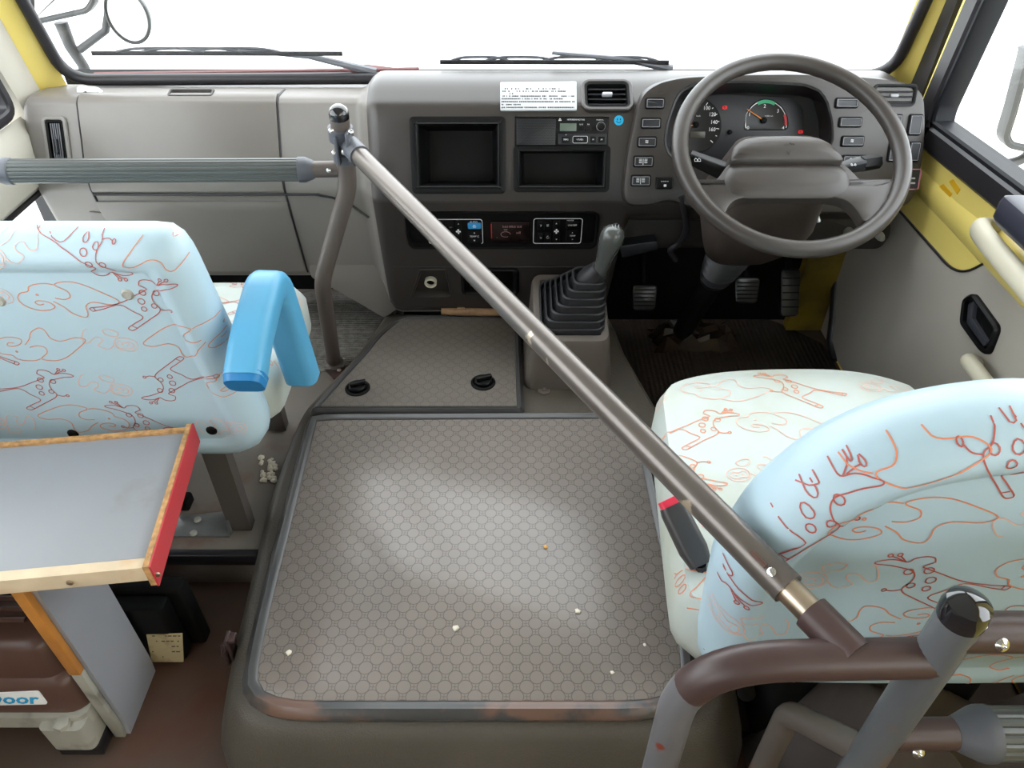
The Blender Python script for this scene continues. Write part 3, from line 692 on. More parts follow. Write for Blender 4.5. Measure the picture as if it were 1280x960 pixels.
m.textpx(FCL, 'VV', 632, 287.5, 2.2, e2); m.textpx(FCL, 'ıııll', 648, 291, 3.0, e2); m.textpx(FCL, '◂', 621, 297, 2, e2)
obj('display_symbols', m, mat('dim_red_symbols', '#a8807e', .5), di)
obj('red_line', pbox(FCL, 613.6, 280, 615, 298, e2-.0003, e2+.0003, .0001, .0003), RED2, di)
for x0, y0, x1, y1 in ((551, 278, 558.5, 290), (559.5, 278, 567.5, 290), (551, 291, 558.5, 303), (559.5, 291, 567.5, 303), (569, 276, 577, 288), (569, 291, 577, 303), (585, 288.5, 601, 294), (585, 298, 601, 303.5),
                        (672, 276, 679.5, 288), (681, 276, 688.5, 288), (672, 291, 679.5, 303), (681, 291, 688.5, 303), (691.5, 276, 699.5, 288), (691.5, 291, 699.5, 303), (708, 277.5, 723, 286), (708, 288, 723, 302)):
    obj('button', pbox(FCL, x0, y0, x1, y1, e, e+.0028, .0008, .0012), BLACK, cp)
lab(obj('button', pbox(FCL, 584.5, 279.5, 601.5, 286.5, e, e+.0035, .001, .003), BLUEBTN, cp), 'blue button')
m = M(); e2 = e+.0031
for x, y, s, h in ((554.8, 284, '◡', 2), (563.5, 284, '▱', 2.5), (573, 280, '▲', 1.5), (573, 300, '▼', 1.5), (573, 289.8, '✤', 5.5), (593, 291.3, '▲', 1.5), (593, 295.8, 'TEMP°C', 2.3), (593, 301, '▼', 1.8),
                   (675.8, 282, '↗', 3), (684.7, 282, '▥', 2.5), (675.8, 297, '↘', 3), (684.7, 297, '↻', 3), (695.5, 279.5, '▲', 1.5), (695.5, 289.5, '✤', 5.5), (695.5, 299.5, '▼', 1.5), (715.5, 281.7, 'ON/OFF', 2.1), (715.5, 291, '▲', 1.2), (715.5, 295, 'TEMP', 2.1), (715.5, 299.5, '▼', 1.2)):
    m.textpx(FCL, s, x, y, h, e2 if s not in '✤' else e2+.0002, sx=.85)
m.textpx(FCL, '♨', 593, 283, 2.5, e2+.0008)
obj('symbols', m, WHITEINK, cp)

# instrument pod with its recess
pod = M().prism(FC, rpoly(FC.poly(POD, D0), .018, 4), -.10, D0, .010)
pod = cut(pod, [cutter(FC, R_clu, -.08, .04)])
po = obj('instrument_pod', pod, DASH, dash, 32)
DC = -.050
CL2 = [(838, 190), (842, 160), (852, 128), (868, 118), (930, 115), (1000, 119), (1018, 124), (1026, 140), (1028, 168), (1022, 188), (1000, 202), (880, 202), (848, 196)]
q = rpoly(FC.poly(CL2, DC), .010, 4)
# same vertex count rings: resample both outlines
def resamp(p, n):
    L = [0]
    for i in range(len(p)): L.append(L[-1]+(V(p[i])-V(p[(i+1) % len(p)])).length)
    out = []
    for k in range(n):
        t = L[-1]*k/n; i = max(j for j in range(len(p)) if L[j] <= t); s = (t-L[i])/max(1e-9, L[i+1]-L[i])
        a, b = p[i], p[(i+1) % len(p)]; out.append((a[0]+(b[0]-a[0])*s, a[1]+(b[1]-a[1])*s))
    return out
def polar(p, n=64):                                              # outline as a star-shaped polygon, even angles
    c = (sum(a for a, b in p)/len(p), sum(b for a, b in p)/len(p)); return c
def star(p, c, n=72):
    out = []
    for k in range(n):
        t = 2*pi*k/n; d = V((cos(t), sin(t))); best = 0
        for i in range(len(p)):
            a = V(p[i])-V(c); b = V(p[(i+1) % len(p)])-V(c); e_ = b-a; den = d.x*e_.y-d.y*e_.x
            if abs(den) < 1e-12: continue
            s = (a.x*e_.y-a.y*e_.x)/den; w = (a.x*d.y-a.y*d.x)/den
            if s > 0 and -1e-6 <= w <= 1+1e-6: best = max(best, s)
        out.append((c[0]+d.x*best, c[1]+d.y*best))
    return out
c = polar(R_clu); A = star(R_clu, c); B = star(q, c)
ic = obj('instrument_cluster', M().tray(FC, [(inset(A, -.003), D0-.001), (inset(A, -.002), D0+.002), (inset(A, .002), D0+.001), (B, DC), (inset(B, .001), DC-.001)], False, True), mat('cluster_black', '#161618', .35), dash, 50)
e = DC+.001
def arcpx(m, cx, cy, rx, ry, t0, t1, w, d, mi=0, n=24):
    o, i_ = [], []
    for k in range(n+1):
        t = radians(t0+(t1-t0)*k/n); o.append(FC.px(cx+rx*cos(t), cy-ry*sin(t), d)); i_.append(FC.px(cx+(rx-w)*cos(t), cy-(ry-w)*sin(t), d))
    vs = [FC.w(a, b, d) for a, b in o]+[FC.w(a, b, d) for a, b in i_]; N_ = n+1
    m.add(vs, [(k, k+1, N_+k+1, N_+k) for k in range(n)], mi)
def dial(name, pts, par, mt):
    p = star(rpoly(FC.poly(pts, e), .006, 4), polar(FC.poly(pts, e))); return obj(name, M().tray(FC, [(p, DC-.001), (p, e), (inset(p, .0015), e+.0012), (inset(p, .003), e+.0004)], False, True), mt, par)
DIALM = mat('dial_face', '#0c0c0d', .4); PLATE = mat('cluster_plate', '#28282c', .4)
m = M().prism(FC, star(rpoly(FC.poly([(846, 192), (849, 160), (862, 124), (900, 118), (990, 122), (1004, 135), (1006, 165), (1000, 198), (860, 200)], e), .006, 4), polar(FC.poly([(846, 192), (862, 124), (990, 122), (1000, 198)], e))), DC-.001, DC+.0008, .0004)
obj('cluster_plate', m, PLATE, ic)
sp_ = dial('speedometer', [(867+36*cos(radians(t))*.98, 156-36*sin(radians(t))) for t in range(0, 360, 12)], ic, DIALM)
ta = dial('tachometer', [(929, 163), (931, 146), (938, 132), (948, 125), (957, 123), (967, 125), (978, 133), (985, 146), (986, 158), (983, 163)], ic, DIALM)
e1 = e+.0008; m = M()
cx, cy = 867, 156
for k in range(0, 17):
    t = radians(222-264*k/16); r0, r1 = 33, (29 if k % 2 == 0 else 31)
    p = [FC.px(cx+r0*cos(t)*.98-.45*sin(t), cy-r0*sin(t)-.45*cos(t), e1), FC.px(cx+r0*cos(t)*.98+.45*sin(t), cy-r0*sin(t)+.45*cos(t), e1), FC.px(cx+r1*cos(t)*.98+.45*sin(t), cy-r1*sin(t)+.45*cos(t), e1), FC.px(cx+r1*cos(t)*.98-.45*sin(t), cy-r1*sin(t)-.45*cos(t), e1)]
    m.tray(FC, [(p, e1), (p, e1+.0003)], True, True)
for s, x, y in (('0', 846, 173), ('20', 841, 162), ('40', 844, 146), ('60', 856, 134), ('80', 873, 131), ('100', 883.5, 135.2), ('120', 890.5, 143.2), ('140', 892.5, 152.8), ('160', 890, 162)): m.textpx(FC, s, x, y, 4.9, e1, sx=.95, bold=.0001)
m.textpx(FC, 'km/h', 873, 145, 2.0, e1)
obj('numerals', m, WHITEINK, sp_)
m = M()
arcpx(m, 957.5, 153, 26.5, 27.5, -15, 195, 1.2, e1, n=40)
for s, x, y in (('0', 935, 160), ('1', 937, 143), ('2', 956, 132.7), ('3', 972.5, 138.8), ('4', 979, 160)): m.textpx(FC, s, x, y, 4.6, e1, bold=.0001)
m.textpx(FC, '×1000r/min', 961, 145, 1.7, e1)
obj('numerals', m, WHITEINK, ta)
m = M(); arcpx(m, 957.5, 153, 26, 28.5, 62, 116, 4.5, e1+.0003); lab(obj('green_band', m, GREEN, ta), 'green economy band')
m = M(); arcpx(m, 957.5, 153, 26.5, 27.5, -8, 22, 3.2, e1+.0003); lab(obj('red_band', m, RED2, ta), 'red band')
def needle(par, x0, y0, x1, y1):
    a = V(FC.px(x0, y0, e1+.003)); b = V(FC.px(x1, y1, e1+.003)); n = V((-(b-a).y, (b-a).x)).normalized()
    m = M().prism(FC, [tuple(a+n*.0011), tuple(a-n*.0011), tuple(b-n*.0005), tuple(b+n*.0005)], e1+.002, e1+.0032); nd = obj('needle', m, ORANGE, par)
    obj('needle_hub', M().lathe([(.006, 0), (.006, .004), (.004, .0055)], FC.w(a.x, a.y, e1), FC.n, 20), BLACKM, par)
needle(sp_, 870, 156, 843, 160); needle(ta, 955, 150.5, 934, 136.5)
obj('odometer', pbox(FC, 863, 164.5, 881, 172.5, e, e1+.0006, .0003, .001), mat('odometer_lcd', '#4a473f', .3), sp_)
for x, y in ((906, 134.3), (1001, 164.8)):
    a, b = FC.px(x, y, e1+.0012); m = M()
    m.ring(FC, circ(a, b, .0034, 20), circ(a, b, .0026, 20), e1-.001, e1+.0012)
    for s in (-1, 1): m.tube([FC.w(a+s*.0046*cos(t), b+.0046*sin(t), e1+.001) for t in [radians(-40+80*k/8) for k in range(9)]], .0004, 4)
    m.box(FC.w(a, b, e1+.0008), (.0008, .0028, .0008), FC)
    lab(obj('warning_lamp', m, REDLAMP, ic), 'lit red brake warning lamp')
a, b = FC.px(912, 165.3, e1); obj('trip_knob', M().lathe([(.0048, 0), (.004, .006), (.003, .007)], FC.w(a, b, e1), FC.n, 14), BLACKM, ic)
# rocker switches in the pod
def switch(x0, y0, x1, y1, style):
    p = FC.rect(x0, y0, x1, y1, .0035, D0)
    m = M().tray(FC, [(inset(p, -.0012), D0-.004), (inset(p, -.001), D0+.0015), (inset(p, .0005), D0+.002), (inset(p, .0012), D0+.0005)], False, True)
    s = obj('switch', m, BLACK, po)
    q = inset(p, .0016)
    mm = M().tray(FC, [(cinset(q, d_, 48), z_) for d_, z_ in ((0, D0-.002), (0, D0+.004), (.0012, D0+.0055), (.0024, D0+.0055), (.0028, D0+.005))], False, True)
    k = obj('rocker', mm, SWITCH, s)
    m = M().ring(FC, inset(q, .0008), inset(q, .0016), D0+.004, D0+.0058, .0002); obj('rocker_edge', m, GREYINK, k)
    if style:
        cx, cy = (x0+x1)/2, (y0+y1)/2; m = M(); d = D0+.0056
        m.textpx(FC, {1: '≋', 2: '≣|≣', 3: '◁▷'}[style], cx, cy, (y1-y0)*.45, d); obj('symbol', m, WHITEINK, k)
    return s
for r in ((807, 122.5, 830, 136, 0), (801.5, 147.5, 825.5, 160.5, 0), (797, 171, 820, 184, 1), (792, 195, 816, 208.5, 2), (789, 219, 812.5, 232.5, 2), (1044.5, 122.5, 1071.5, 135, 0), (1049, 146.5, 1076, 159, 0), (1052, 170, 1078.5, 183, 1), (1053, 194, 1081, 207, 2),
          (1137, 143, 1149.5, 169, 0), (1137, 177, 1147, 202, 0), (1112, 143, 1124, 169, 0), (1112, 177, 1124, 202, 0)): switch(*r)
p = FC.rect(1130, 211, 1147, 237, .004, D0); s = obj('switch', M().tray(FC, [(p, D0-.003), (p, D0+.002), (inset(p, .002), D0+.001)], False, True), SWITCH, po); lab(s, 'switch with a pink surround')
obj('surround', M().ring(FC, p, inset(p, .0016), D0-.002, D0+.0035, .0004), PINK, s)
m = M(); pbox(FC, 1134, 222, 1144, 224, D0, D0+.003, .0005, .0005, m=m); pbox(FC, 1134, 228, 1144, 230, D0, D0+.003, .0005, .0005, m=m); obj('slots', m, RIM, s)
p = FC.rect(1094, 107, 1141, 131, .006, D0)
m = M().tray(FC, [(inset(p, -.003), D0-.002), (inset(p, -.003), D0+.003), (inset(p, 0), D0+.003), (inset(p, .003), D0+.001), (inset(p, .005), D0-.02)], False, True)
v = obj('air_vent', m, BLACK, po)
a0, b1 = FC.px(1096, 110, D0); a1, b0 = FC.px(1139, 129, D0)
for k in range(3): obj('slat', M().box(FC.w((a0+a1)/2, b0+(b1-b0)*(k+.5)/3, D0-.004), (abs(a1-a0), .002, .014), Frame((0, 0, 0), FC.x, FC.y+FC.n*.4)), SWITCH, v)
obj('thumb_tab', M().box(FC.w((a0+a1)/2, (b0+b1)/2, D0+.001), (.016, .006, .006), FC, .002), GREYINK, v)
# small black control box hanging under the pod, lower trim and knobs
s = obj('control_box', pbox(FC, 821, 222, 840, 237, -.02, .028, .002, .003), BLACK, dash)
m = M(); m.textpx(FC, 'o-o-o-o', 831, 226.5, 2.2, .0286); obj('lettering', m, WHITEINK, s); obj('pilot_light', pbox(FC, 830, 230.5, 833, 233.5, .0275, .030, .0003, .001), WHITEINK, s)
m = M().prism(FY(1.46), rpoly(FY(1.46).poly([(757, 262), (790, 250), (900, 252), (900, 312), (757, 312)]), .02, 4), -.1, .0, .01); obj('knee_panel', m, DASHD, dash)
m = M().prism(FY(1.425), rpoly(FY(1.425).poly([(1000, 255), (1110, 255), (1118, 290), (1103, 314), (1000, 314)]), .02, 4), -.15, .0, .012); lt = obj('lower_trim', m, DASHD, dash)
for px, py, r in ((1060, 289, .010), (1099, 294, .009)):
    a, b = FY(1.425).px(px, py, .0); obj('knob', M().lathe([(r, 0), (r*.95, .008), (r*.6, .018), (r*.3, .019)], FY(1.425).w(a, b, 0), (0, -1, 0), 18), GREYCAST, lt)
m = M().prism(FY(1.44), rpoly(FY(1.44).poly([(774, 304), (820, 298), (823, 309), (777, 320)]), .006, 3), -.02, .012, .004)
obj('release_handle', m, SWITCH, dash)
m = M().tube([(.18+.0*k, 1.45, .37-.0*k) for k in range(1)]+[(.24, 1.46, .35), (.245, 1.50, .33)], .006, 8) if False else None
obj('windscreen_sticker', M().prism(FY(1.552), rpoly(FY(1.552).poly([(95, 109), (120, 111), (131, 120), (96, 122)]), .004, 3), -.01, .0, .002), PAPER, dash)

# ------------------------------------------------------------------ steering column and wheel
TW = radians(58)
wc = V((.476, 1.234, .681))
FW = Frame(wc, (1, 0, 0), (0, sin(TW), cos(TW)))
cax = V((-.035, .50, -.86)).normalized()
sc_ = thing('steering_column', (.42, 1.50, .02), 'steering column with brown shroud and black rubber boot behind the wheel', 'steering column')
def colring(t, hw, hh, r, n=6):
    o = wc+FW.n*-.03+cax*t; G = Frame(o, (1, 0, 0), V((0, .86, .5)))
    return [G.w(a, b, 0) for a, b in rrect(-hw, -hh, hw, hh, r, n)]
m = M().loft([colring(.0, .075, .055, .03), colring(.015, .085, .065, .035), colring(.08, .092, .072, .035), colring(.13, .100, .08, .04), colring(.19, .095, .078, .04), colring(.255, .072, .060, .04), colring(.275, .056, .05, .04)])
obj('shroud', m, mat('brown_shroud', '#3c3430', .42, var=.06), sc_)
rings = [(.262, .050)]
for k in range(5): rings += [(.275+k*.026, .053-.003*k), (.289+k*.026, .040-.003*k)]
rings += [(.41, .036), (.43, .030)]
m = M().loft([[p for p in colring(t, r, r*.95, r*.9)] for t, r in rings]); obj('boot', m, GAITER, sc_, 25)
m = M().tube([wc+FW.n*-.03+cax*.42, wc+FW.n*-.03+cax*.76], .026, 14); obj('shaft', m, BLACKM, sc_)
m = M().tube([FW.w(*FW.px(930, 216, -.03), -.03), FW.w(*FW.px(900, 212, -.03), -.03), FW.w(*FW.px(862, 196, -.03), -.03)], [.006, .0165, .0125], 14, sec=rrect(-1, -.75, 1, .75, .4, 4))
k = obj('stalk', m, BLACK, sc_); lab(k, 'wiper stalk')
G = FW; m = M(); m.textpx(FW, '⌂⌂', 872, 200, 4.5, -.012, sx=.8); obj('stalk_symbol', m, WHITEINK, k)
m = M().tube([FW.w(*FW.px(1040, 212, -.03), -.03), FW.w(*FW.px(1065, 207, -.03), -.03), FW.w(*FW.px(1078, 204.5, -.03), -.03)], [.007, .0115, .0125], 14, sec=rrect(-1, -.8, 1, .8, .35, 4))
k = obj('stalk', m, SWITCH, sc_); lab(k, 'light stalk')
m = M().tube([FW.w(*FW.px(1077, 205, -.03), -.03), FW.w(*FW.px(1099, 201.5, -.03), -.03)], [.0135, .0125], 6); obj('stalk_end', m, BLACK, k)
m = M(); m.textpx(FW, '0-0', 1067, 206, 3.2, -.016); obj('stalk_symbol', m, WHITEINK, k)
a = V((.565, 1.335, .565)); obj('ignition_lock', M().lathe([(.02, -.02), (.02, .012), (.016, .016), (.008, .017)], a, (.75, -.6, .2), 18), BLACK, sc_)

wh = thing('steering_wheel', wc, 'taupe two-spoke steering wheel in front of the instruments', 'steering wheel')
RW, rw = .1885, .0145
rim = [FW.w(RW*cos(2*pi*k/96), RW*sin(2*pi*k/96), 0) for k in range(96)]
m = M(); L = 96; rings = []
for k in range(L):
    t = 2*pi*k/L; er = V((cos(t), sin(t))); bump = 0.0009*(1 if (k % 2) else -1) if 20 < k < 76 or True else 0
    rings.append([FW.w((RW+rw*cos(s)*(1.0-.04*(cos(s) < -.5)*(k % 2)))*er.x, (RW+rw*cos(s)*(1.0-.04*(cos(s) < -.5)*(k % 2)))*er.y, rw*1.05*sin(s)) for s in [2*pi*j/16 for j in range(16)]])
m.loft(rings, wrap=True); obj('rim', m, WHEELM, wh, 60)
hub = [(914, 203), (1049, 203), (1061, 212), (1074, 226), (1087, 233), (1103, 231), (1124, 222), (1118, 250), (1100, 268), (1079, 280), (1070, 264), (1058, 252), (1040, 247), (990, 246), (935, 247), (916, 252), (908, 262), (903, 283), (880, 264), (862, 243), (856, 222), (872, 231), (886, 232), (897, 224), (906, 211)]
m = M().prism(FW, [tuple(p) for p in fillet([V(FW.px(x, y, 0)) for x, y in hub], .010, 4, True)], -.020, .004, .003); obj('spoke_pad', m, WHEELM, wh)
q = rpoly([FW.px(x, y, .004) for x, y in [(912, 203), (1052, 203), (1066, 224), (1058, 242), (1040, 247), (930, 247), (912, 244), (902, 226)]], .02, 4)
m = M().tray(FW, [(cinset(q, 0), .002), (cinset(q, .004), .006), (cinset(q, .012), .010), (cinset(q, .022), .0115)], True, True); obj('lower_pad', m, WHEELM, wh, 60)
hp = [(912, 202), (915, 186), (926, 176), (945, 172), (985, 171), (1020, 173), (1036, 180), (1049, 193), (1055, 202), (1052, 205), (915, 205)]
p = rpoly([FW.px(x, y, .01) for x, y in hp], .008, 4)
m = M().tray(FW, [(cinset(p, 0), -.03), (cinset(p, 0), .010), (cinset(p, .002), .015), (cinset(p, .006), .019), (cinset(p, .012), .0215), (cinset(p, .02), .023)], True, True); hp_ = obj('horn_pad', m, WHEELM, wh, 60)
m = M()
for pts in ([(984, 181), (987, 178), (990, 181)], [(984, 189), (987, 192.5), (990, 189)], [(981, 181), (983, 179)], [(991, 179), (993, 181)]):
    m.tube([FW.w(*FW.px(x, y, .0233), .0233) for x, y in pts], .0007, 5)
obj('emblem', m, DASHD, hp_)
obj('hub_core', M().lathe([(.05, -.05), (.055, -.02), (.05, -.015)], FW.w(0, -.01, 0), FW.n, 28), BLACKM, wh)

# ignition key with its tag
G = FY(1.325); t = thing('ignition_key', G.w(*G.px(1015, 275, 0), 0), 'ignition key with cream card tag and red strap below the wheel hub', 'key')
p = G.poly([(1000, 273), (1004, 268), (1017, 254), (1020, 268), (1014, 272)]); obj('key_tag', M().prism(G, p, -.001, .0), CREAM, t)
m = M().tube([G.w(*G.px(1017, 256, .003), .003), G.w(*G.px(1021, 266, .003), .003), G.w(*G.px(1023, 277, .003), .003)], [.002, .003, .004], 8); obj('key_fob', m, WHITEINK, t)
m = M().tube(spline([G.w(*G.px(x, y, .002), .002) for x, y in ((999, 276), (999, 284), (996, 292), (991, 300), (990, 318))], 4), .0028, 8); obj('strap', m, RED2, t)
m = M().tube([a+V((.008, -.006, 0)), G.w(*G.px(1000, 272, 0), 0)], .003, 8); obj('key_blade', m, CHROME, t)
# hanging cable left of the column
m = M().tube(spline([PY(851, 244, 1.385), PY(855, 262, 1.39), PY(858, 285, 1.41), PY(850, 303, 1.43), PY(838, 312, 1.44), PY(845, 325, 1.45)], 5), .007, 10)
tag(obj('cable', m, SEAL), 'black cable hanging under the dash left of the steering column', 'cable')
# ------------------------------------------------------------------ pedals
def pedal(px, py, y, w, h, label, tilt=.5, arm=(0, .14, .12)):
    c = PY(px, py, y); t = thing('pedal', c, label, 'pedal')
    G = Frame(c, (1, 0, 0), (0, tilt, .86)); m = M().prism(G, rpoly([(-w*.42, -h/2), (w*.42, -h/2), (w*.5, h/2), (-w*.5, h/2)], .012, 4), -.008, .006, .004)
    obj('pad', m, mat('pedal_rubber', '#151516', .3), t); m = M()
    for k in range(5): m.box(G.w(0, -h*.3+h*.15*k, .007), (w*.8, .003, .004), G)
    obj('tread', m, BLACKM, t)
    m = M().tube([c+G.n*-.006, c+V((arm[0]*.3, .05, .05)), c+V(arm)], .009, 10); obj('arm', m, BLACKM, t)
    return t
pedal(805, 372, 1.50, .062, .062, 'clutch pedal, leftmost of the three pedals in the dark footwell')
pedal(933, 363, 1.52, .062, .062, 'brake pedal just right of the steering column boot')
pedal(987, 366, 1.53, .050, .115, 'tall accelerator pedal beside the yellow kick panel', .6)
# ------------------------------------------------------------------ printed animals on the seat covers
GIR = [(1, [(205, 545), (178, 557), (190, 570), (235, 603), (300, 650), (380, 683), (440, 700), (432, 716), (418, 712), (385, 698), (308, 663), (258, 688), (214, 714), (250, 750), (288, 785), (278, 797), (262, 792), (225, 758), (178, 715), (142, 680), (133, 655), (152, 630), (160, 600), (150, 572), (120, 553), (85, 535), (48, 522), (42, 512), (68, 507), (100, 512), (132, 528), (150, 515), (180, 512), (203, 522), (208, 545)], 0),
       (1, [(126, 526), (116, 508), (108, 496)], 0), (1, [(118, 520), (98, 502), (84, 493)], 0), (1, [(133, 660), (108, 662), (88, 654)], 0), (1, [(418, 712), (426, 695)], 0), (1, [(250, 780), (270, 772)], 0)]
GC = [(140, 575, 13), (197, 580, 14), (209, 628, 15), (203, 668, 12), (156, 644, 12), (106, 490, 7), (80, 488, 7), (82, 652, 7)]
ELE = [(2, [(500, 532), (470, 524), (425, 526), (390, 538), (376, 560), (335, 570), (314, 600), (330, 635), (380, 660), (430, 660), (460, 645), (445, 622), (405, 610), (382, 618), (395, 632), (418, 628)], 0),
       (2, [(480, 600), (520, 608), (550, 595), (546, 565), (505, 532), (560, 518), (620, 532), (690, 575), (755, 626), (718, 644), (640, 628), (600, 646), (592, 688), (572, 706), (525, 684), (500, 648), (465, 616)], 0)]
EC = [(408, 580, 4)]
MON = [(3, [(500, 770), (520, 735), (570, 725), (620, 742), (632, 775), (610, 810), (560, 822), (515, 805), (500, 770)], 0), (3, [(515, 775), (530, 752), (560, 760), (590, 752), (612, 775), (590, 800), (555, 795), (525, 802), (515, 775)], 0),
       (3, [(498, 780), (460, 815), (420, 805), (405, 790), (435, 760), (435, 735), (400, 735), (355, 778), (325, 772), (328, 735), (350, 690), (370, 680)], 0), (3, [(455, 680), (490, 670), (540, 690), (520, 720), (470, 710), (455, 680)], 0)]
MC = [(545, 775, 3), (580, 775, 3)]
def motif(kind, cx, cz, s, rot, flip):
    src, cs, o = {'g': (GIR, GC, (240, 640)), 'e': (ELE, EC, (530, 610)), 'm': (MON, MC, (490, 760))}[kind]
    out = []
    def tr(x, y):
        x, y = (x-o[0])*s, -(y-o[1])*s
        if flip: x = -x
        return (cx+x*cos(rot)-y*sin(rot), cz+x*sin(rot)+y*cos(rot))
    for c, pts, _ in src: out.append((c, [tr(p.x, p.y) for p in spline([V(q) for q in pts], 5 if kind != 'g' else 4)]))
    ck = {'g': 1, 'e': 2, 'm': 3}[kind]
    for x, y, r in cs: out.append((ck, [tr(x+r*cos(t), y+r*sin(t)) for t in [2*pi*k/10 for k in range(11)]]))
    return out
def decorate(m, base, strokes, project, direction, width=.0011, maxgap=.02):
    """lay printed lines on mesh m: each stroke is projected onto the surface and becomes a hair-thin ribbon of it"""
    me = m.mesh(); bm = bmesh.new(); bm.from_mesh(me); bm.normal_update(); T = BVHTree.FromBMesh(bm)
    D = V(direction).normalized()
    for c, pts in strokes:
        run = []
        def flush():
            if len(run) >= 2:
                vsL = []
                for i, (p, n) in enumerate(run):
                    t = (run[min(len(run)-1, i+1)][0]-run[max(0, i-1)][0])
                    q = t.cross(n)
                    if q.length < 1e-9: q = V((1, 0, 0))
                    q.normalize(); w = width*(1.0 if c < 3 else .9); vsL += [p+q*w+n*.0007, p-q*w+n*.0007]
                m.add(vsL, [(2*i, 2*i+1, 2*i+3, 2*i+2) for i in range(len(run)-1)], base+c-1)
            run.clear()
        for a in pts:
            o = project(*a); loc, nor, idx, dist = T.ray_cast(o, D)
            if loc is None: flush(); continue
            if nor.dot(D) > 0: nor = -nor
            if -nor.dot(D) < .12: flush(); continue
            if run and (run[-1][0]-loc).length > maxgap: flush()
            run.append((loc, nor))
        flush()
    bm.free(); bpy.data.meshes.remove(me)
def scatter(x0, x1, z0, z1, dx, dz, s, seed, seq='gemegm'):
    rnd = random.Random(seed); out = []; j = 0; z = z0
    while z < z1:
        x = x0+(dx*.5 if j % 2 else 0); i = 0
        while x < x1:
            k = seq[(i+2*j) % len(seq)]
            out += motif(k, x+rnd.uniform(-.1, .1)*dx, z+rnd.uniform(-.1, .1)*dz, s*(.8 if k == 'm' else 1), rnd.uniform(-.25, .25)+(pi if (i+j) % 3 == 2 else 0), (i+j) % 2 == 1)
            x += dx; i += 1
        z += dz; j += 1
    return out
def seatback(F, out, dr, df, panel_in, seam=True):
    """rear panel, swelling border, front face; out = outline in the frame, depth along n (towards the camera)"""
    p = out; I = lambda d: cinset(p, d)
    R = [(I(panel_in+.01), dr), (I(panel_in), dr-.001), (I(panel_in-.003), dr-.001), (I(panel_in-.008), dr+.004), (I(panel_in*.55), dr+.006), (I(panel_in*.25), dr-.004), (I(panel_in*.06), dr-.020), (I(0), dr-.040)]
    R += [(I(.006), df+.03), (I(.02), df+.010), (I(.045), df)]
    return M().tray(F, R, True, True)

# ------------------------------------------------------------------ passenger seat
ps = thing('passenger_seat', (-.66, 1.0, .10), 'blue animal-print double seat on the left behind the grey table', 'seat')
F = FY(.842)
out = [F.px(x, y) for x, y in ((190, 296), (212, 303), (236, 336), (262, 410), (300, 480), (334, 543), (324, 565), (300, 572))]
zt_, zb_ = max(b for a, b in out), min(b for a, b in out)
out = [(-.985, zt_), (-.985, zb_)] + out[::-1]
out = rpoly(out, [.03, .02]+[.02]*8, 5)
m = seatback(F, out, .008, -.085, .050)
st_ = scatter(-.96, -.36, .42, .76, .104, .074, .00030, 5)
decorate(m, 1, st_, lambda a, b: V((a, .5, b)), (0, 1, 0), .00062)
br = obj('backrest', m, [SEATB, INK1, INK2, INK3], ps, 50)
for px, py in ((160, 367), (0, 375), (92, 541), (265, 537)):
    c = PY(px, py, .836); m = M().lathe([(.0085, 0), (.0085, .002), (.006, .0045), (.004, .004)], V((c.x, .8355, c.z)), (0, -1, 0), 20)
    obj('screw', m, GREYCAST if py < 500 else BLACKM, br)
m = M().tray(Frame((-.66, 1.06, .43), (1, 0, 0), (0, 1, 0)), [(rrect(-.32, -.12, .260, .17, .05), -.11), (rrect(-.325, -.13, .268, .18, .05), -.09), (rrect(-.325, -.13, .268, .18, .05), -.03), (rrect(-.317, -.12, .258, .17, .05), -.008), (rrect(-.29, -.10, .235, .14, .05), 0)], True, True)
decorate(m, 1, scatter(-.96, -.36, .92, 1.25, .104, .080, .00030, 9), lambda a, b: V((a, b, .8)), (0, 0, -1), .00062)
obj('cushion', m, [SEATW, INK1, INK2, INK3], ps, 50)
m = M(); bx(m, -.97, -.44, .93, 1.22, .30, .325, bev=.006); obj('seat_frame', m, BLACKM, ps)
for x, y in ((-.50, .90), (-.50, 1.17), (-.93, .90), (-.93, 1.17)):
    m = M().loft([[V((x-.0+s*a, y+b, z)) for a, b in ((-.02, -.012), (.02, -.012), (.02, .012), (-.02, .012))] for s, z in ((1, .101), (1, .302))]); obj('leg', m, LEGM, ps)
pth = fillet([(-.360, .780, .548), (-.360, .83, .575), (-.358, .950, .610), (-.352, .975, .395)], [.0, .03, .045, 0], 7)
m = M().tube(pth, [.030]*len(pth), sec=rrect(-.9, -.75, .9, .75, .5, 5), up=(0, 0, 1)); ar = obj('armrest', m, [BLUE], ps, 50)
lab(ar, 'blue moulded armrest')
obj('armrest_end', M().tube([(-.360, .772, .542), (-.360, .786, .550)], [.028, .031], sec=rrect(-.9, -.75, .9, .75, .5, 5), up=(0, 0, 1)), BLUED, ar)

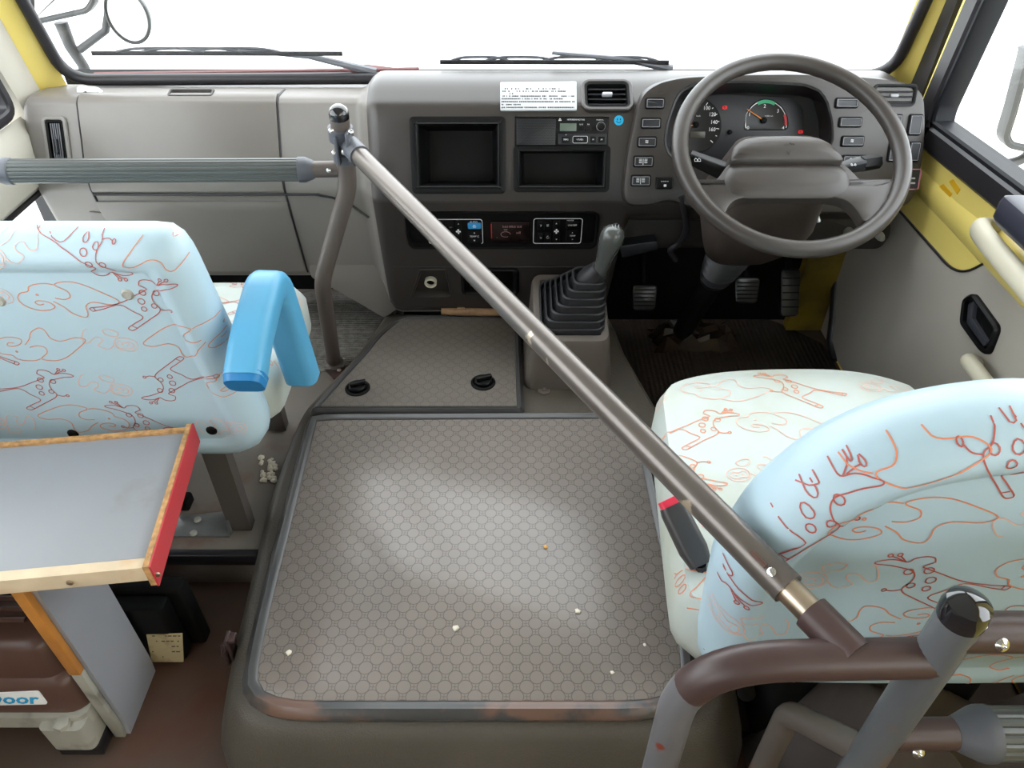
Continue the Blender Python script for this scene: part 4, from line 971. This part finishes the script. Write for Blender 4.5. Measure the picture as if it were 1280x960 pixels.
# ------------------------------------------------------------------ driver's seat
ds = thing('bus_driver_seat', (.47, .75, 0.006), 'driver seat in pale blue animal print behind the steering wheel', 'seat')
c0 = .463
F = Frame((0, .46, 0), (1, 0, 0), (0, 0, 1))
half = [(q.x, q.z) for q in (PY(x, y, .50) for x, y in ((905, 802), (888, 760), (886, 700), (905, 660), (935, 620), (1000, 565), (1080, 523), (1180, 495)))]
half = half+[(c0, max(b for a, b in half)+.012)]+[(2*c0-a, b) for a, b in half[::-1]]
sm = [tuple(p) for p in spline([V(p) for p in half], 5, True)]
m = seatback(F, sm, .018, -.085, .050)
decorate(m, 1, scatter(c0-.27, c0+.27, .41, .82, .118, .082, .00034, 21), lambda a, b: V((a, .1, b)), (0, 1, 0), .00075)
obj('backrest', m, [SEATB, INK1, INK2, INK3], ds, 50)
FS = FZ(.42)
cu = [FS.px(x, y) for x, y in ((822, 505), (826, 478), (845, 464), (900, 453), (980, 449), (1060, 451), (1125, 464), (1166, 488))]
cu = [(.236, .50), (.232, .70)]+cu+[(.700, .70), (.695, .50)]
cu = [tuple(p) for p in spline([V(p) for p in cu], 4, True)]
if area(cu) < 0: cu = cu[::-1]
ci = lambda d: cinset(cu, d)
m = M().tray(FZ(0), [(ci(.02), .30), (ci(.004), .31), (ci(0), .335), (ci(.002), .385), (ci(.012), .408), (ci(.020), .409), (ci(.028), .414), (ci(.06), .420), (ci(.10), .421)], True, True)
decorate(m, 1, scatter(.22, .72, .56, 1.0, .125, .09, .00032, 33), lambda a, b: V((a, b, .8)), (0, 0, -1), .0007)
obj('cushion', m, [SEATW, INK2, INK3, INK3], ds, 50)
m = M(); bx(m, .375, .66, .53, .93, .0, .30, bev=.02); obj('pedestal', m, BLACKM, ds)
m = M().tube([(.31, .50, .24), (.285, .51, .32), (.27, .50, .42)], .012, 10); m.box((.275, .515, .33), (.03, .05, .03), bev=.004); obj('recliner_bracket', m, BLACKM, ds)
# seat belt buckle
sb = thing('seat_belt_buckle', (.235, .55, .33), 'black seat belt buckle with red button beside driver seat', 'seat belt buckle')
a = PZ(876, 706, .42); b = PZ(839, 632, .465)
m = M().tube([a, a.lerp(b, .25), a.lerp(b, .9), b], [.014, .018, .017, .015], sec=rrect(-.7, -1, .7, 1, .5, 5), up=(1, 0, 0)); obj('body', m, BUCKLE, sb)
m = M().tube([b-(b-a).normalized()*.002, b+(b-a).normalized()*.009], .0135, sec=rrect(-.6, -1, .6, 1, .3, 4), up=(1, 0, 0)); lab(obj('release_button', m, REDBTN, sb), 'red release button')
m = M().tube(spline([a, a+V((.012, -.012, -.06)), a+V((.02, -.01, -.16))], 5), .007, 8); obj('stalk', m, SWITCH, sb)

# ------------------------------------------------------------------ grey table with red end board
tb = thing('table', (-.7, .66, 0), 'grey-topped wooden table with a red end board and board leg', 'table')
ZT = .432; F = FZ(0)
fr, nr = FZ(ZT).px(232, 541), FZ(ZT).px(184, 697); nl = FZ(ZT).px(0, 714); fl = FZ(ZT).px(0, 560)
def ext(a, b, x): t = (x-a[0])/(b[0]-a[0]); return (x, a[1]+(b[1]-a[1])*t)
fl = ext(fr, fl, -.985); nl = ext(nr, nl, -.985)
top_ = [nl, nr, fr, fl]
obj('tabletop', M().prism(F, top_, ZT-.022, ZT, .001), TABLE, tb)
def bar2(p, q, w0, w1, z0, z1, mt, name, bev=.001):
    p, q = V(p), V(q); d = (q-p).normalized(); n = V((d.y, -d.x))
    P = [tuple(p+n*w0), tuple(p+n*w1), tuple(q+n*w1), tuple(q+n*w0)]; return obj(name, M().prism(F, P, z0, z1, bev), mt, tb)
bar2(nl, nr, .0005, .016, ZT-.024, ZT+.001, WOOD, 'front_batten')
bar2(fr, fl, .0005, .009, ZT-.022, ZT+.004, OSB, 'rear_batten')
d = (V(fr)-V(nr)).normalized()
r0, r1 = V(nr)-d*.020, V(fr)+d*.012
e = bar2(r0, r1, .0005, .008, ZT-.030, ZT+.007, OSB, 'end_board')
lab(bar2(r0-d*.0005, r1+d*.0005, .0082, .0105, ZT-.031, ZT+.0065, REDP, 'red_facing', .0003), 'red painted face of the end board')
m = M().loft([[V((x, y, z)) for x, y in ((-.626, .565+s), (-.606, .565+s), (-.606, .672+s), (-.626, .672+s))] for z, s in ((0, -.004), (.03, .0), (ZT-.0225, .0))])
obj('leg_panel', m, PANELG, tb)
m = M(); bx(m, -.628, -.612, .553, .5648, .19, ZT-.023, bev=.001); lab(obj('leg_edging', m, OWOOD, tb), 'orange varnished strip')
m = M(); bx(m, -.628, -.612, .555, .5648, .0, .19, bev=.001); obj('leg_edging', m, GREYCAST, tb)
for px, py in ((78, 731), (180, 722)):
    c = PY(px, py, .535); m = M()
    q = V(nl).lerp(V(nr), (c.x-nl[0])/(nr[0]-nl[0])); m.lathe([(.004, 0), (.004, .002), (.002, .003)], V((c.x, q.y-.0165, ZT-.013)), (0, -1, 0), 10)
    obj('screw', m, STEEL, tb)
# ------------------------------------------------------------------ floor bracket on the step edge
br_ = thing('floor_bracket', (-.57, .91, .10), 'flat metal floor bracket with two bolts and an upright tab', 'bracket')
F = FZ(.10); p = F.poly([(222, 647), (292, 640), (287, 672), (215, 672)])
obj('plate', M().prism(F, p, .001, .005, .001), GALV, br_)
c = PZ(290, 655, .10); m = M(); m.box((c.x+.004, c.y, .115), (.004, .05, .032), bev=.001); obj('tab', m, GALV, br_)
for px, py in ((247, 650), (242, 667)):
    c = PZ(px, py, .105); obj('bolt', M().lathe([(.007, 0), (.007, .002), (.005, .004), (.003, .0042)], (c.x, c.y, .105), (0, 0, 1), 12), GREYCAST, br_)
c = PZ(231, 632, .10); m = M().box((c.x, c.y, .112), (.03, .03, .024), bev=.004); tag(obj('rubber_block', m, BLACKM), 'small black rubber block behind the metal floor bracket', 'rubber block')
m = M(); bx(m, -.985, -.305, .828, .8445, .075, .1035, bev=.003); tag(obj('step_nosing', m, SEAL), 'dark metal edge strip along the raised left floor', 'step edging')
# ------------------------------------------------------------------ black case and door motor under the table
bc = thing('control_case', (-.72, .76, 0), 'black plastic case with aged paper label under the table', 'case')
m = M(); bx(m, -.93, -.553, .680, .715, .004, .155, bev=.010); obj('body', m, BLACK, bc)
m = M(); bx(m, -.95, -.533, .7155, .745, .0, .162, bev=.008); obj('back_shell', m, BLACKM, bc)
G = FY(.680); p = G.poly([(183, 793), (228, 792), (229.5, 827), (190, 827)]); lb = obj('paper_label', M().prism(G, p, -.001, .0008), LABELM, bc)
m = M(); rnd = random.Random(5)
for row in range(5):
    x = 190
    while x < 224:
        w = rnd.uniform(1.5, 5)
        if rnd.random() < (.8 if row == 0 else .3):
            p = G.poly([(x, 794.5+row*6.5), (x+w, 794.5+row*6.5), (x+w, 795.7+row*6.5), (x, 795.7+row*6.5)], .001); m.prism(G, p, .0007, .0011)
        x += w+1.5
obj('faded_print', m, BROWNU, lb)
dm = thing('door_motor', (-.82, .60, 0), 'brown moulded door motor unit lettered in blue under table, left', 'door motor')
secs = lambda k, z: [V((a, b, z)) for a, b in rrect(-.99+k, .545+k, -.631-k, .672-k*.6, .03, 5)]
m = M().loft([secs(0, .100), secs(.0, .108), secs(.008, .150), secs(.012, .160), secs(.018, .165), secs(.022, .225), secs(.028, .234), secs(.04, .238)]); cv = obj('cover', m, BROWNU, dm)
for k in range(3):
    m = M(); y = .612+.018*k; m.tube([(-.99, y, .2385), (-.70, y, .2385)], .004, 8); obj('rib', m, BROWNU, cv)
G = Frame((0, .551, .13), (1, 0, 0), (0, .18, 1)); p = G.poly([(-40, 868), (48, 864), (60, 880), (-40, 882)], .003)
lp = obj('name_plate', M().prism(G, rpoly(p, .004, 3), -.006, .004, .0005), PAPER, cv)
m = M(); m.textpx(G, 'Door', 46, 874.5, 12, .0044, bold=.0008, shear=.2, sx=1.2, align='RIGHT'); obj('lettering', m, mat('sky_blue_print', '#2aa5dd', .5), lp)
m = M().loft([[V((x, y, z)) for x, y in rrect(-.995, .537, -.632+e_, .674, .015, 4)] for z, e_ in ((.07, 0), (.0995, .0))])
m.loft([[V((x, y, z)) for x, y in rrect(-.70, .522, -.634, .575, .010, 4)] for z in (.03, .09)])
obj('base_casting', m, GREYCAST, dm)
m = M().lathe([(.012, 0), (.012, .008), (.009, .010)], (-.665, .531, .0905), (0, 0, 1), 6); obj('bolt', m, GREYCAST, dm)
for x0, x1, z1 in ((-.70, -.632, .029), (-.99, -.92, .069)):
    obj('foot', bx(M(), x0, x1, .527, .58, .0, z1, bev=.003), SEAL, dm)
# ------------------------------------------------------------------ rails
def on_ribbed(m, a, b, r, n=18, ribs=18):
    sec = []
    for k in range(ribs*4):
        t = 2*pi*k/(ribs*4); rr = 1.0-(.06 if k % 4 == 0 else 0); sec.append((rr*cos(t), rr*sin(t)))
    return m.tube([a, b], r, sec=sec)
lp_ = thing('grab_post', (-.41, 1.355, .10), 'bent taupe grab post with black cap and side rail at front left', 'grab post')
base = PZ(418, 455, .10); p1 = PY(402, 352, 1.29); p2 = PY(436, 232, 1.275); p3 = PY(424, 146, 1.255)
pts = fillet([base+V((0, 0, .002)), p1, p2, p3], [0, .04, .03, 0], 8)
obj('pole', M().tube(pts, .0165, 18), POST, lp_)
ax = (p3-p2).normalized()
obj('cap', M().lathe([(.0168, -.002), (.0170, .006), (.0150, .014), (.009, .019), (.002, .0205)], p3, ax, 22), mat('shiny_black_cap', '#1c1c20', .12, coat=.6), lp_)
c = PY(426, 166, 1.262); obj('collar', M().lathe([(.018, -.014), (.0215, -.012), (.0215, .010), (.018, .012)], c, ax, 22), GRIPC, lp_)
m = M().lathe([(.018, -.012), (.0205, -.010), (.0205, .008), (.018, .010)], PY(431, 194, 1.268), ax, 22); m.box(PY(437, 182, 1.24), (.006, .03, .05), bev=.002); m.box(PY(423, 186, 1.25), (.006, .03, .05), bev=.002); obj('clamp', m, GRIPC, lp_)
for px, py in ((414, 163), (439, 165), (418, 191), (430, 190)):
    c = PY(px, py, 1.238); obj('bolt', M().lathe([(.0045, 0), (.0045, .002), (.002, .004)], c, (0, -1, .2), 10), CHROME, lp_)
r0, r1, r2 = PY(428, 211, 1.275), PY(394, 212, 1.272), PY(376, 212, 1.27); r3 = PY(14, 214, 1.20)
obj('side_rail_stub', M().tube([r0, r2], .0145, 16), POST, lp_)
d = (r3-r2).normalized()
g = obj('ribbed_grip', on_ribbed(M(), r2, r3, .0205), GRIP, lp_)
obj('grip_end', M().lathe([(.0150, -.024), (.0175, -.020), (.0225, -.008), (.0225, .004), (.0205, .005)], r2, d, 24), GRIPC, g)
obj('grip_end', M().lathe([(.0205, -.002), (.0225, 0), (.0225, .010), (.0185, .022), (.0150, .026)], r3, d, 24), GRIPC, g)
obj('wall_stub', M().tube([r3+d*.02, V((XL+.004, (r3+d*.2).y, (r3).z+.0))], .0145, 14), POST, lp_)
obj('rivet', M().lathe([(.004, 0), (.004, .0015), (.0015, .003)], PY(411, 213, 1.256), (0, -1, .3), 12), CHROME, lp_)
obj('flange', M().lathe([(.027, 0), (.027, .003), (.021, .007), (.018, .014)], base, (0, 0, 1), 24), POST, lp_)
F = FZ(.10); p = F.poly([(406, 440), (433, 448), (430, 472), (418, 475), (398, 455)]); obj('floor_plate', M().prism(F, rpoly(p, .006, 3), .0005, .003), RAILB, lp_)
for px, py in ((409, 441), (424, 463), (430, 449)):
    c = PZ(px, py, .103); obj('floor_screw', M().lathe([(.005, 0), (.005, .002), (.002, .004)], c, (0, 0, 1), 10), STEEL, lp_)

# right guard rail behind the driver
gr = thing('guard_rail', (.25, .34, 0), 'brown and grey tubular guard rail behind the driver seat', 'guard rail')
ZR = .602; yR = .335
post = V((.149, yR, 0)); rr = .0168
k1 = PY(1165, 822, yR)
pts = fillet([(.149, yR, .002), (.149, yR, .602), (k1.x, yR, k1.z)], [0, .085, 0], 10)
i = next(j for j, p in enumerate(pts) if p.z > .565)
obj('front_post', M().tube(pts[:i+1], rr, 18), RAILW, gr)
obj('top_tube', M().tube(pts[i-1:], rr*1.02, 18), RAILB, gr)
cap = PY(1203, 768, yR); foot = V((cap.x, yR, .0))
obj('capped_post', M().tube([foot+V((0, 0, .002)), cap], .0175, 20), mat('slate_painted_tube', '#5d5f62', .30, var=.06, col2='#6a5a50', fac2=(.62, .72), s2=30), gr)
obj('cap', M().lathe([(.0180, -.004), (.0185, .006), (.0165, .015), (.010, .020), (.002, .0215)], cap, (0, 0, 1), 24), mat('glossy_black_cap', '#17171b', .1, coat=.7), gr)
a = PY(1215, 790, yR); obj('upper_tube', M().tube([V((cap.x, yR, a.z)), V((XR-.001, yR, a.z))], rr, 16), RAILB, gr)
a = PY(1130, 918, yR); st0 = V((cap.x, yR, a.z)); en = PY(1196, 917, yR)
obj('grip_stub', M().tube([st0, en], .0150, 16), RAILB, gr)
g = obj('ribbed_grip', on_ribbed(M(), en+V((.022, 0, 0)), V((XR-.010, yR, en.z)), .0245), GRIP, gr)
obj('grip_end', M().lathe([(.0152, -.004), (.017, 0), (.0245, .016), (.0262, .022), (.0262, .030), (.0245, .031)], en, (1, 0, 0), 28), GRIPC, g)
for px, py in ((1251, 805), (1147, 940)):
    c = PY(px, py, yR-.014); obj('rivet', M().lathe([(.0058, 0), (.0058, .002), (.0025, .004), (.0015, .0025)], c, (0, -.8, .5), 14), CHROME, gr)
q = PY(986, 891, .444); e1 = PY(1062, 942, yR+.0)
pts = fillet([(q.x, .444, .002), (q.x, .444, q.z), (cap.x, yR, e1.z)], [0, .02, 0], 6)
obj('lower_brace', M().tube(pts, .0155, 16), mat('rusted_tube', '#5f5751', .4, var=.1, col2='#7a4b34', fac2=(.55, .7), s2=12), gr)
# diagonal bar from the left post to the guard rail
db = thing('diagonal_bar', (0, .8, .6), 'long diagonal telescopic bar crossing from left post to guard rail', 'barrier bar')
A = PY(441, 186, 1.245); B = PY(1068, 820, yR)
L = (B-A).normalized(); T = (B-A).length
def cutpt(px, py):                                              # nearest point of the bar to a pixel ray
    d = ray(px, py).normalized(); w = CO-A; b = d.dot(L); den = 1-b*b; t = (L.dot(w)-b*d.dot(w))/den; return A+L*t
e0 = cutpt(985, 737); e1 = cutpt(1012, 765)
obj('outer_tube', M().tube([A, A.lerp(e0, .5), e0], .0160, 20), RAILD, db)
obj('inner_tube', M().tube([e0-L*.05, cutpt(1010, 768)], .0128, 18), STEEL, db)
obj('bar_socket', M().tube([cutpt(1010, 768), B], .0168, 20), RAILB, gr)
for px, py in ((973, 716),):
    c = cutpt(px, py); nn = ((CO-c)-L*(CO-c).dot(L)).normalized(); rr_ = .0157 if px != 1007 else .0163
    obj('button_pin', M().lathe([(.0042, 0), (.0042, .0015), (.0018, .003)], c+nn*rr_, nn, 12), CHROME, db)
m = M()
c0_, c1_ = cutpt(948, 690), cutpt(966, 709); nn = ((CO-c0_)-L*(CO-c0_).dot(L)).normalized(); obj('slot', M().tube([c0_+nn*.0148, c1_+nn*.0148], .0028, 8), BROWNU, db)
m = M(); c = cutpt(450, 196); m.tube([A-L*.012, c], .0185, 16); obj('end_sleeve', m, GRIPC, db)

# ------------------------------------------------------------------ soft dark cover on the floor behind the seat
m = M(); nx, ny = 26, 14; vs_ = []
for j in range(ny):
    for i in range(nx):
        x = .36+(.84-.36)*i/(nx-1); y = .40+.16*j/(ny-1); e_ = min(1, i/4, (nx-1-i)/2+.3)*min(1, j/2, (ny-1-j)/2)
        vs_.append((x, y, .008+(.20+.05*sin(x*17)+.025*sin(x*30+y*40))*e_))
fs = [(j*nx+i, j*nx+i+1, (j+1)*nx+i+1, (j+1)*nx+i) for j in range(ny-1) for i in range(nx-1)]
n0 = len(vs_); vs_ += [(x, y, .002) for x, y, z in vs_]
bot = [tuple(n0+k for k in reversed(f)) for f in fs]
edge = [i for i in range(nx)]+[j*nx+nx-1 for j in range(1, ny)]+[(ny-1)*nx+i for i in range(nx-2, -1, -1)]+[j*nx for j in range(ny-2, 0, -1)]
sd = [(edge[k], n0+edge[k], n0+edge[(k+1) % len(edge)], edge[(k+1) % len(edge)]) for k in range(len(edge))]
m.add(vs_, fs+bot+sd); tag(obj('floor_cloth', m, CLOTH, angle=70), 'folded dark brown cloth on floor behind driver seat', 'cloth')

# ------------------------------------------------------------------ outside: wipers, mirrors
def wiper(x0, x1, py, arm, label, links):
    yb = 1.676-.04
    a, b = PY(x0, py, yb), PY(x1, py+.5, yb); t = thing('wiper', a.lerp(b, .5), label, 'wiper', None)
    obj('blade', M().tube([a, a.lerp(b, .5), b], .0045, 8, sec=rrect(-.6, -1, .6, 1, .3, 2)), SEAL, t)
    m = M(); h = V((0, .003, .009))
    for u0, u1 in links:
        p, q = a.lerp(b, u0), a.lerp(b, u1); m.tube(spline([p+V((0, .0, .003)), p.lerp(q, .25)+h, p.lerp(q, .75)+h, q+V((0, .0, .003))], 5), .003, 6)
    obj('bridge', m, mat('wiper_grey', '#55565c', .4), t)
    obj('arm', M().tube([PY(x, y, yb+.004) for x, y in arm], [.004, .006, .009][:len(arm)], 8), mat('wiper_arm', '#6f7178', .4), t)
wiper(115, 428, 66.5, [(300, 63), (385, 70), (470, 90)], 'wiper blade outside the left half of the windscreen', ((.1, .45), (.4, .75), (.2, .6)))
wiper(550, 836, 77.5, [(690, 66), (780, 74), (840, 86)], 'wiper blade outside the windscreen above the notice sticker', ((.05, .3), (.2, .5), (.45, .75), (.68, .95)))
m = M().tube([ws(-.90, .675, .03), ws(-.2, .685, .035)], .007, 8); m.tube([PY(455, 86, 1.69), PY(500, 91, 1.69)], .010, 8)
tag(obj('cowl_edge', m, COWL), 'dull red body edge outside along the windscreen foot', 'body edge')
F = FY(1.95)
t = thing('side_mirror', F.w(*F.px(75, 20), 0), 'square side mirror on a grey arm outside at top left', 'mirror')
p = rpoly([F.px(x, y) for x, y in ((36, -40), (112, -45), (121, 2), (112, 16), (48, 30), (38, 22))], .012, 4)
obj('housing', M().tray(F, [(inset(p, .01), -.04), (p, -.02), (p, .006), (inset(p, .006), .008), (inset(p, .012), .002)], True, True), MIRF, t)
obj('mirror_glass', M().prism(F, inset(p, .0125), -.001, .004), MIRROR_SKY, t)
m = M().tube([F.w(*F.px(76, 28, -.02), -.02), F.w(*F.px(88, 58, -.02), -.02), F.w(*F.px(104, 82, -.02), -.02), F.w(*F.px(112, 108, -.02), -.02)], [.016, .014, .013, .02], 12); obj('arm', m, MIRF, t)
m = M().tube([F.w(*F.px(100, 62, -.02), -.02), F.w(*F.px(132, 38, -.02), -.02), F.w(*F.px(139, -10, -.02), -.02)], .0095, 10); obj('branch_arm', m, MIRF, t)
c = V(F.px(160, 20))
t = thing('round_mirror', F.w(c.x, c.y, 0), 'round convex mirror outside beside the square side mirror', 'mirror')
p = [(c.x+.053*cos(k*pi/20)*1.0, c.y+.064*sin(k*pi/20)) for k in range(40)]
obj('housing', M().tray(F, [(inset(p, .02), -.03), (inset(p, .004), -.015), (p, .0), (p, .004), (inset(p, .003), .006), (inset(p, .004), .002)], True, True), MIRF, t)
obj('mirror_glass', M().tray(F, [(inset(p, .0045), .001), (inset(p, .02), .006), (inset(p, .04), .009)], True, True), MIRROR_SKY, t)
F = Frame((1.12, 0, 0), (0, -1, 0), (0, 0, 1))
F = FY(1.75)
t = thing('driver_side_mirror', F.w(*F.px(1280, 140), 0), 'grey framed side mirror on curved arm outside driver door', 'mirror')
p = rpoly([F.px(x, y) for x, y in ((1283, 60), (1262, 140), (1252, 172), (1258, 184), (1285, 190), (1330, 188), (1350, 60))], .012, 4)
obj('housing', M().tray(F, [(inset(p, .012), -.05), (p, -.03), (p, .006), (inset(p, .010), .008), (inset(p, .016), .002)], True, True), MIRF, t)
obj('mirror_glass', M().prism(F, inset(p, .0165), -.001, .004), MIRROR_SKY, t)
m = M().tube(spline([F.w(*F.px(x, y, -.02), -.02) for x, y in ((1185, 205), (1230, 206), (1262, 204), (1282, 196), (1292, 180))], 5), .012, 12); obj('arm', m, MIRF, t)

# ------------------------------------------------------------------ chips and crumbs on the covers and floor
rnd = random.Random(11); 
def chip(px, py, z, s, mt, label):
    c = PZ(px, py, z); m = M(); p = [(c.x+s*rnd.uniform(.5, 1)*cos(k*pi/4), c.y+s*rnd.uniform(.5, 1)*sin(k*pi/4)) for k in range(8)]
    m.tray(FZ(0), [(p, z+.0003), (inset(p, s*.1), z+s*.35), (inset(p, s*.35), z+s*.5)], True, True)
    tag(obj('paint_chip', m, mt), label, 'debris', 'chips of debris on the covers')
chip(361, 816, ZC, .006, CREAMCHIP, 'white flake of debris near the left front corner of the cover')
chip(569, 785, ZC, .007, CREAMCHIP, 'pinkish flake of debris on the cover, lower middle')
chip(682, 684, ZC, .005, mat('orange_crumb', '#d9a45c', .7), 'orange crumb on the middle of the engine cover')
chip(722, 764, ZC, .006, CREAMCHIP, 'pale crumb on the cover right of the pinkish flake')
chip(806, 806, ZC, .004, CREAMCHIP, 'small cream speck near the right front of the cover')
chip(765, 841, ZC, .004, CREAMCHIP, 'white speck near the front edge of the cover')
m = M()
for k in range(28):
    c = PZ(rnd.uniform(326, 345), rnd.uniform(572, 602), .102); s = rnd.uniform(.003, .008); m.lathe([(s*.6, 0), (s, s*.4), (s*.5, s), (.0005, s*1.1)], V((c.x, c.y, .1005)), (0, 0, 1), 6)
o = tag(obj('crumbled_foam', m, CREAMCHIP), 'crumbled pale foam on the floor beside the engine cover', 'debris'); o['kind'] = 'stuff'

# crumpled clear wrapper lying in the driver's footwell
m = M(); c = PZ(868, 420, .02); rnd = random.Random(4); n = 9
g = [V((c.x-.11+.22*i/(n-1)+rnd.uniform(-.01, .01), c.y-.05+.10*j/(n-1)+rnd.uniform(-.008, .008), .0075+(abs(sin(i*1.3+j*.7))*.035+rnd.uniform(0, .012))*(0 if i in (0, n-1) or j in (0, n-1) else 1))) for j in range(n) for i in range(n)]
m.add(g+[p-V((0, 0, .001)) for p in g], [(j*n+i, j*n+i+1, (j+1)*n+i+1, (j+1)*n+i) for j in range(n-1) for i in range(n-1)]+[(n*n+(j+1)*n+i, n*n+(j+1)*n+i+1, n*n+j*n+i+1, n*n+j*n+i) for j in range(n-1) for i in range(n-1)])
tag(obj('plastic_wrapper', m, mat('brown_film', '#2b2119', .2), angle=15), 'crumpled shiny wrapper on the dark mat in front of driver seat', 'wrapper')
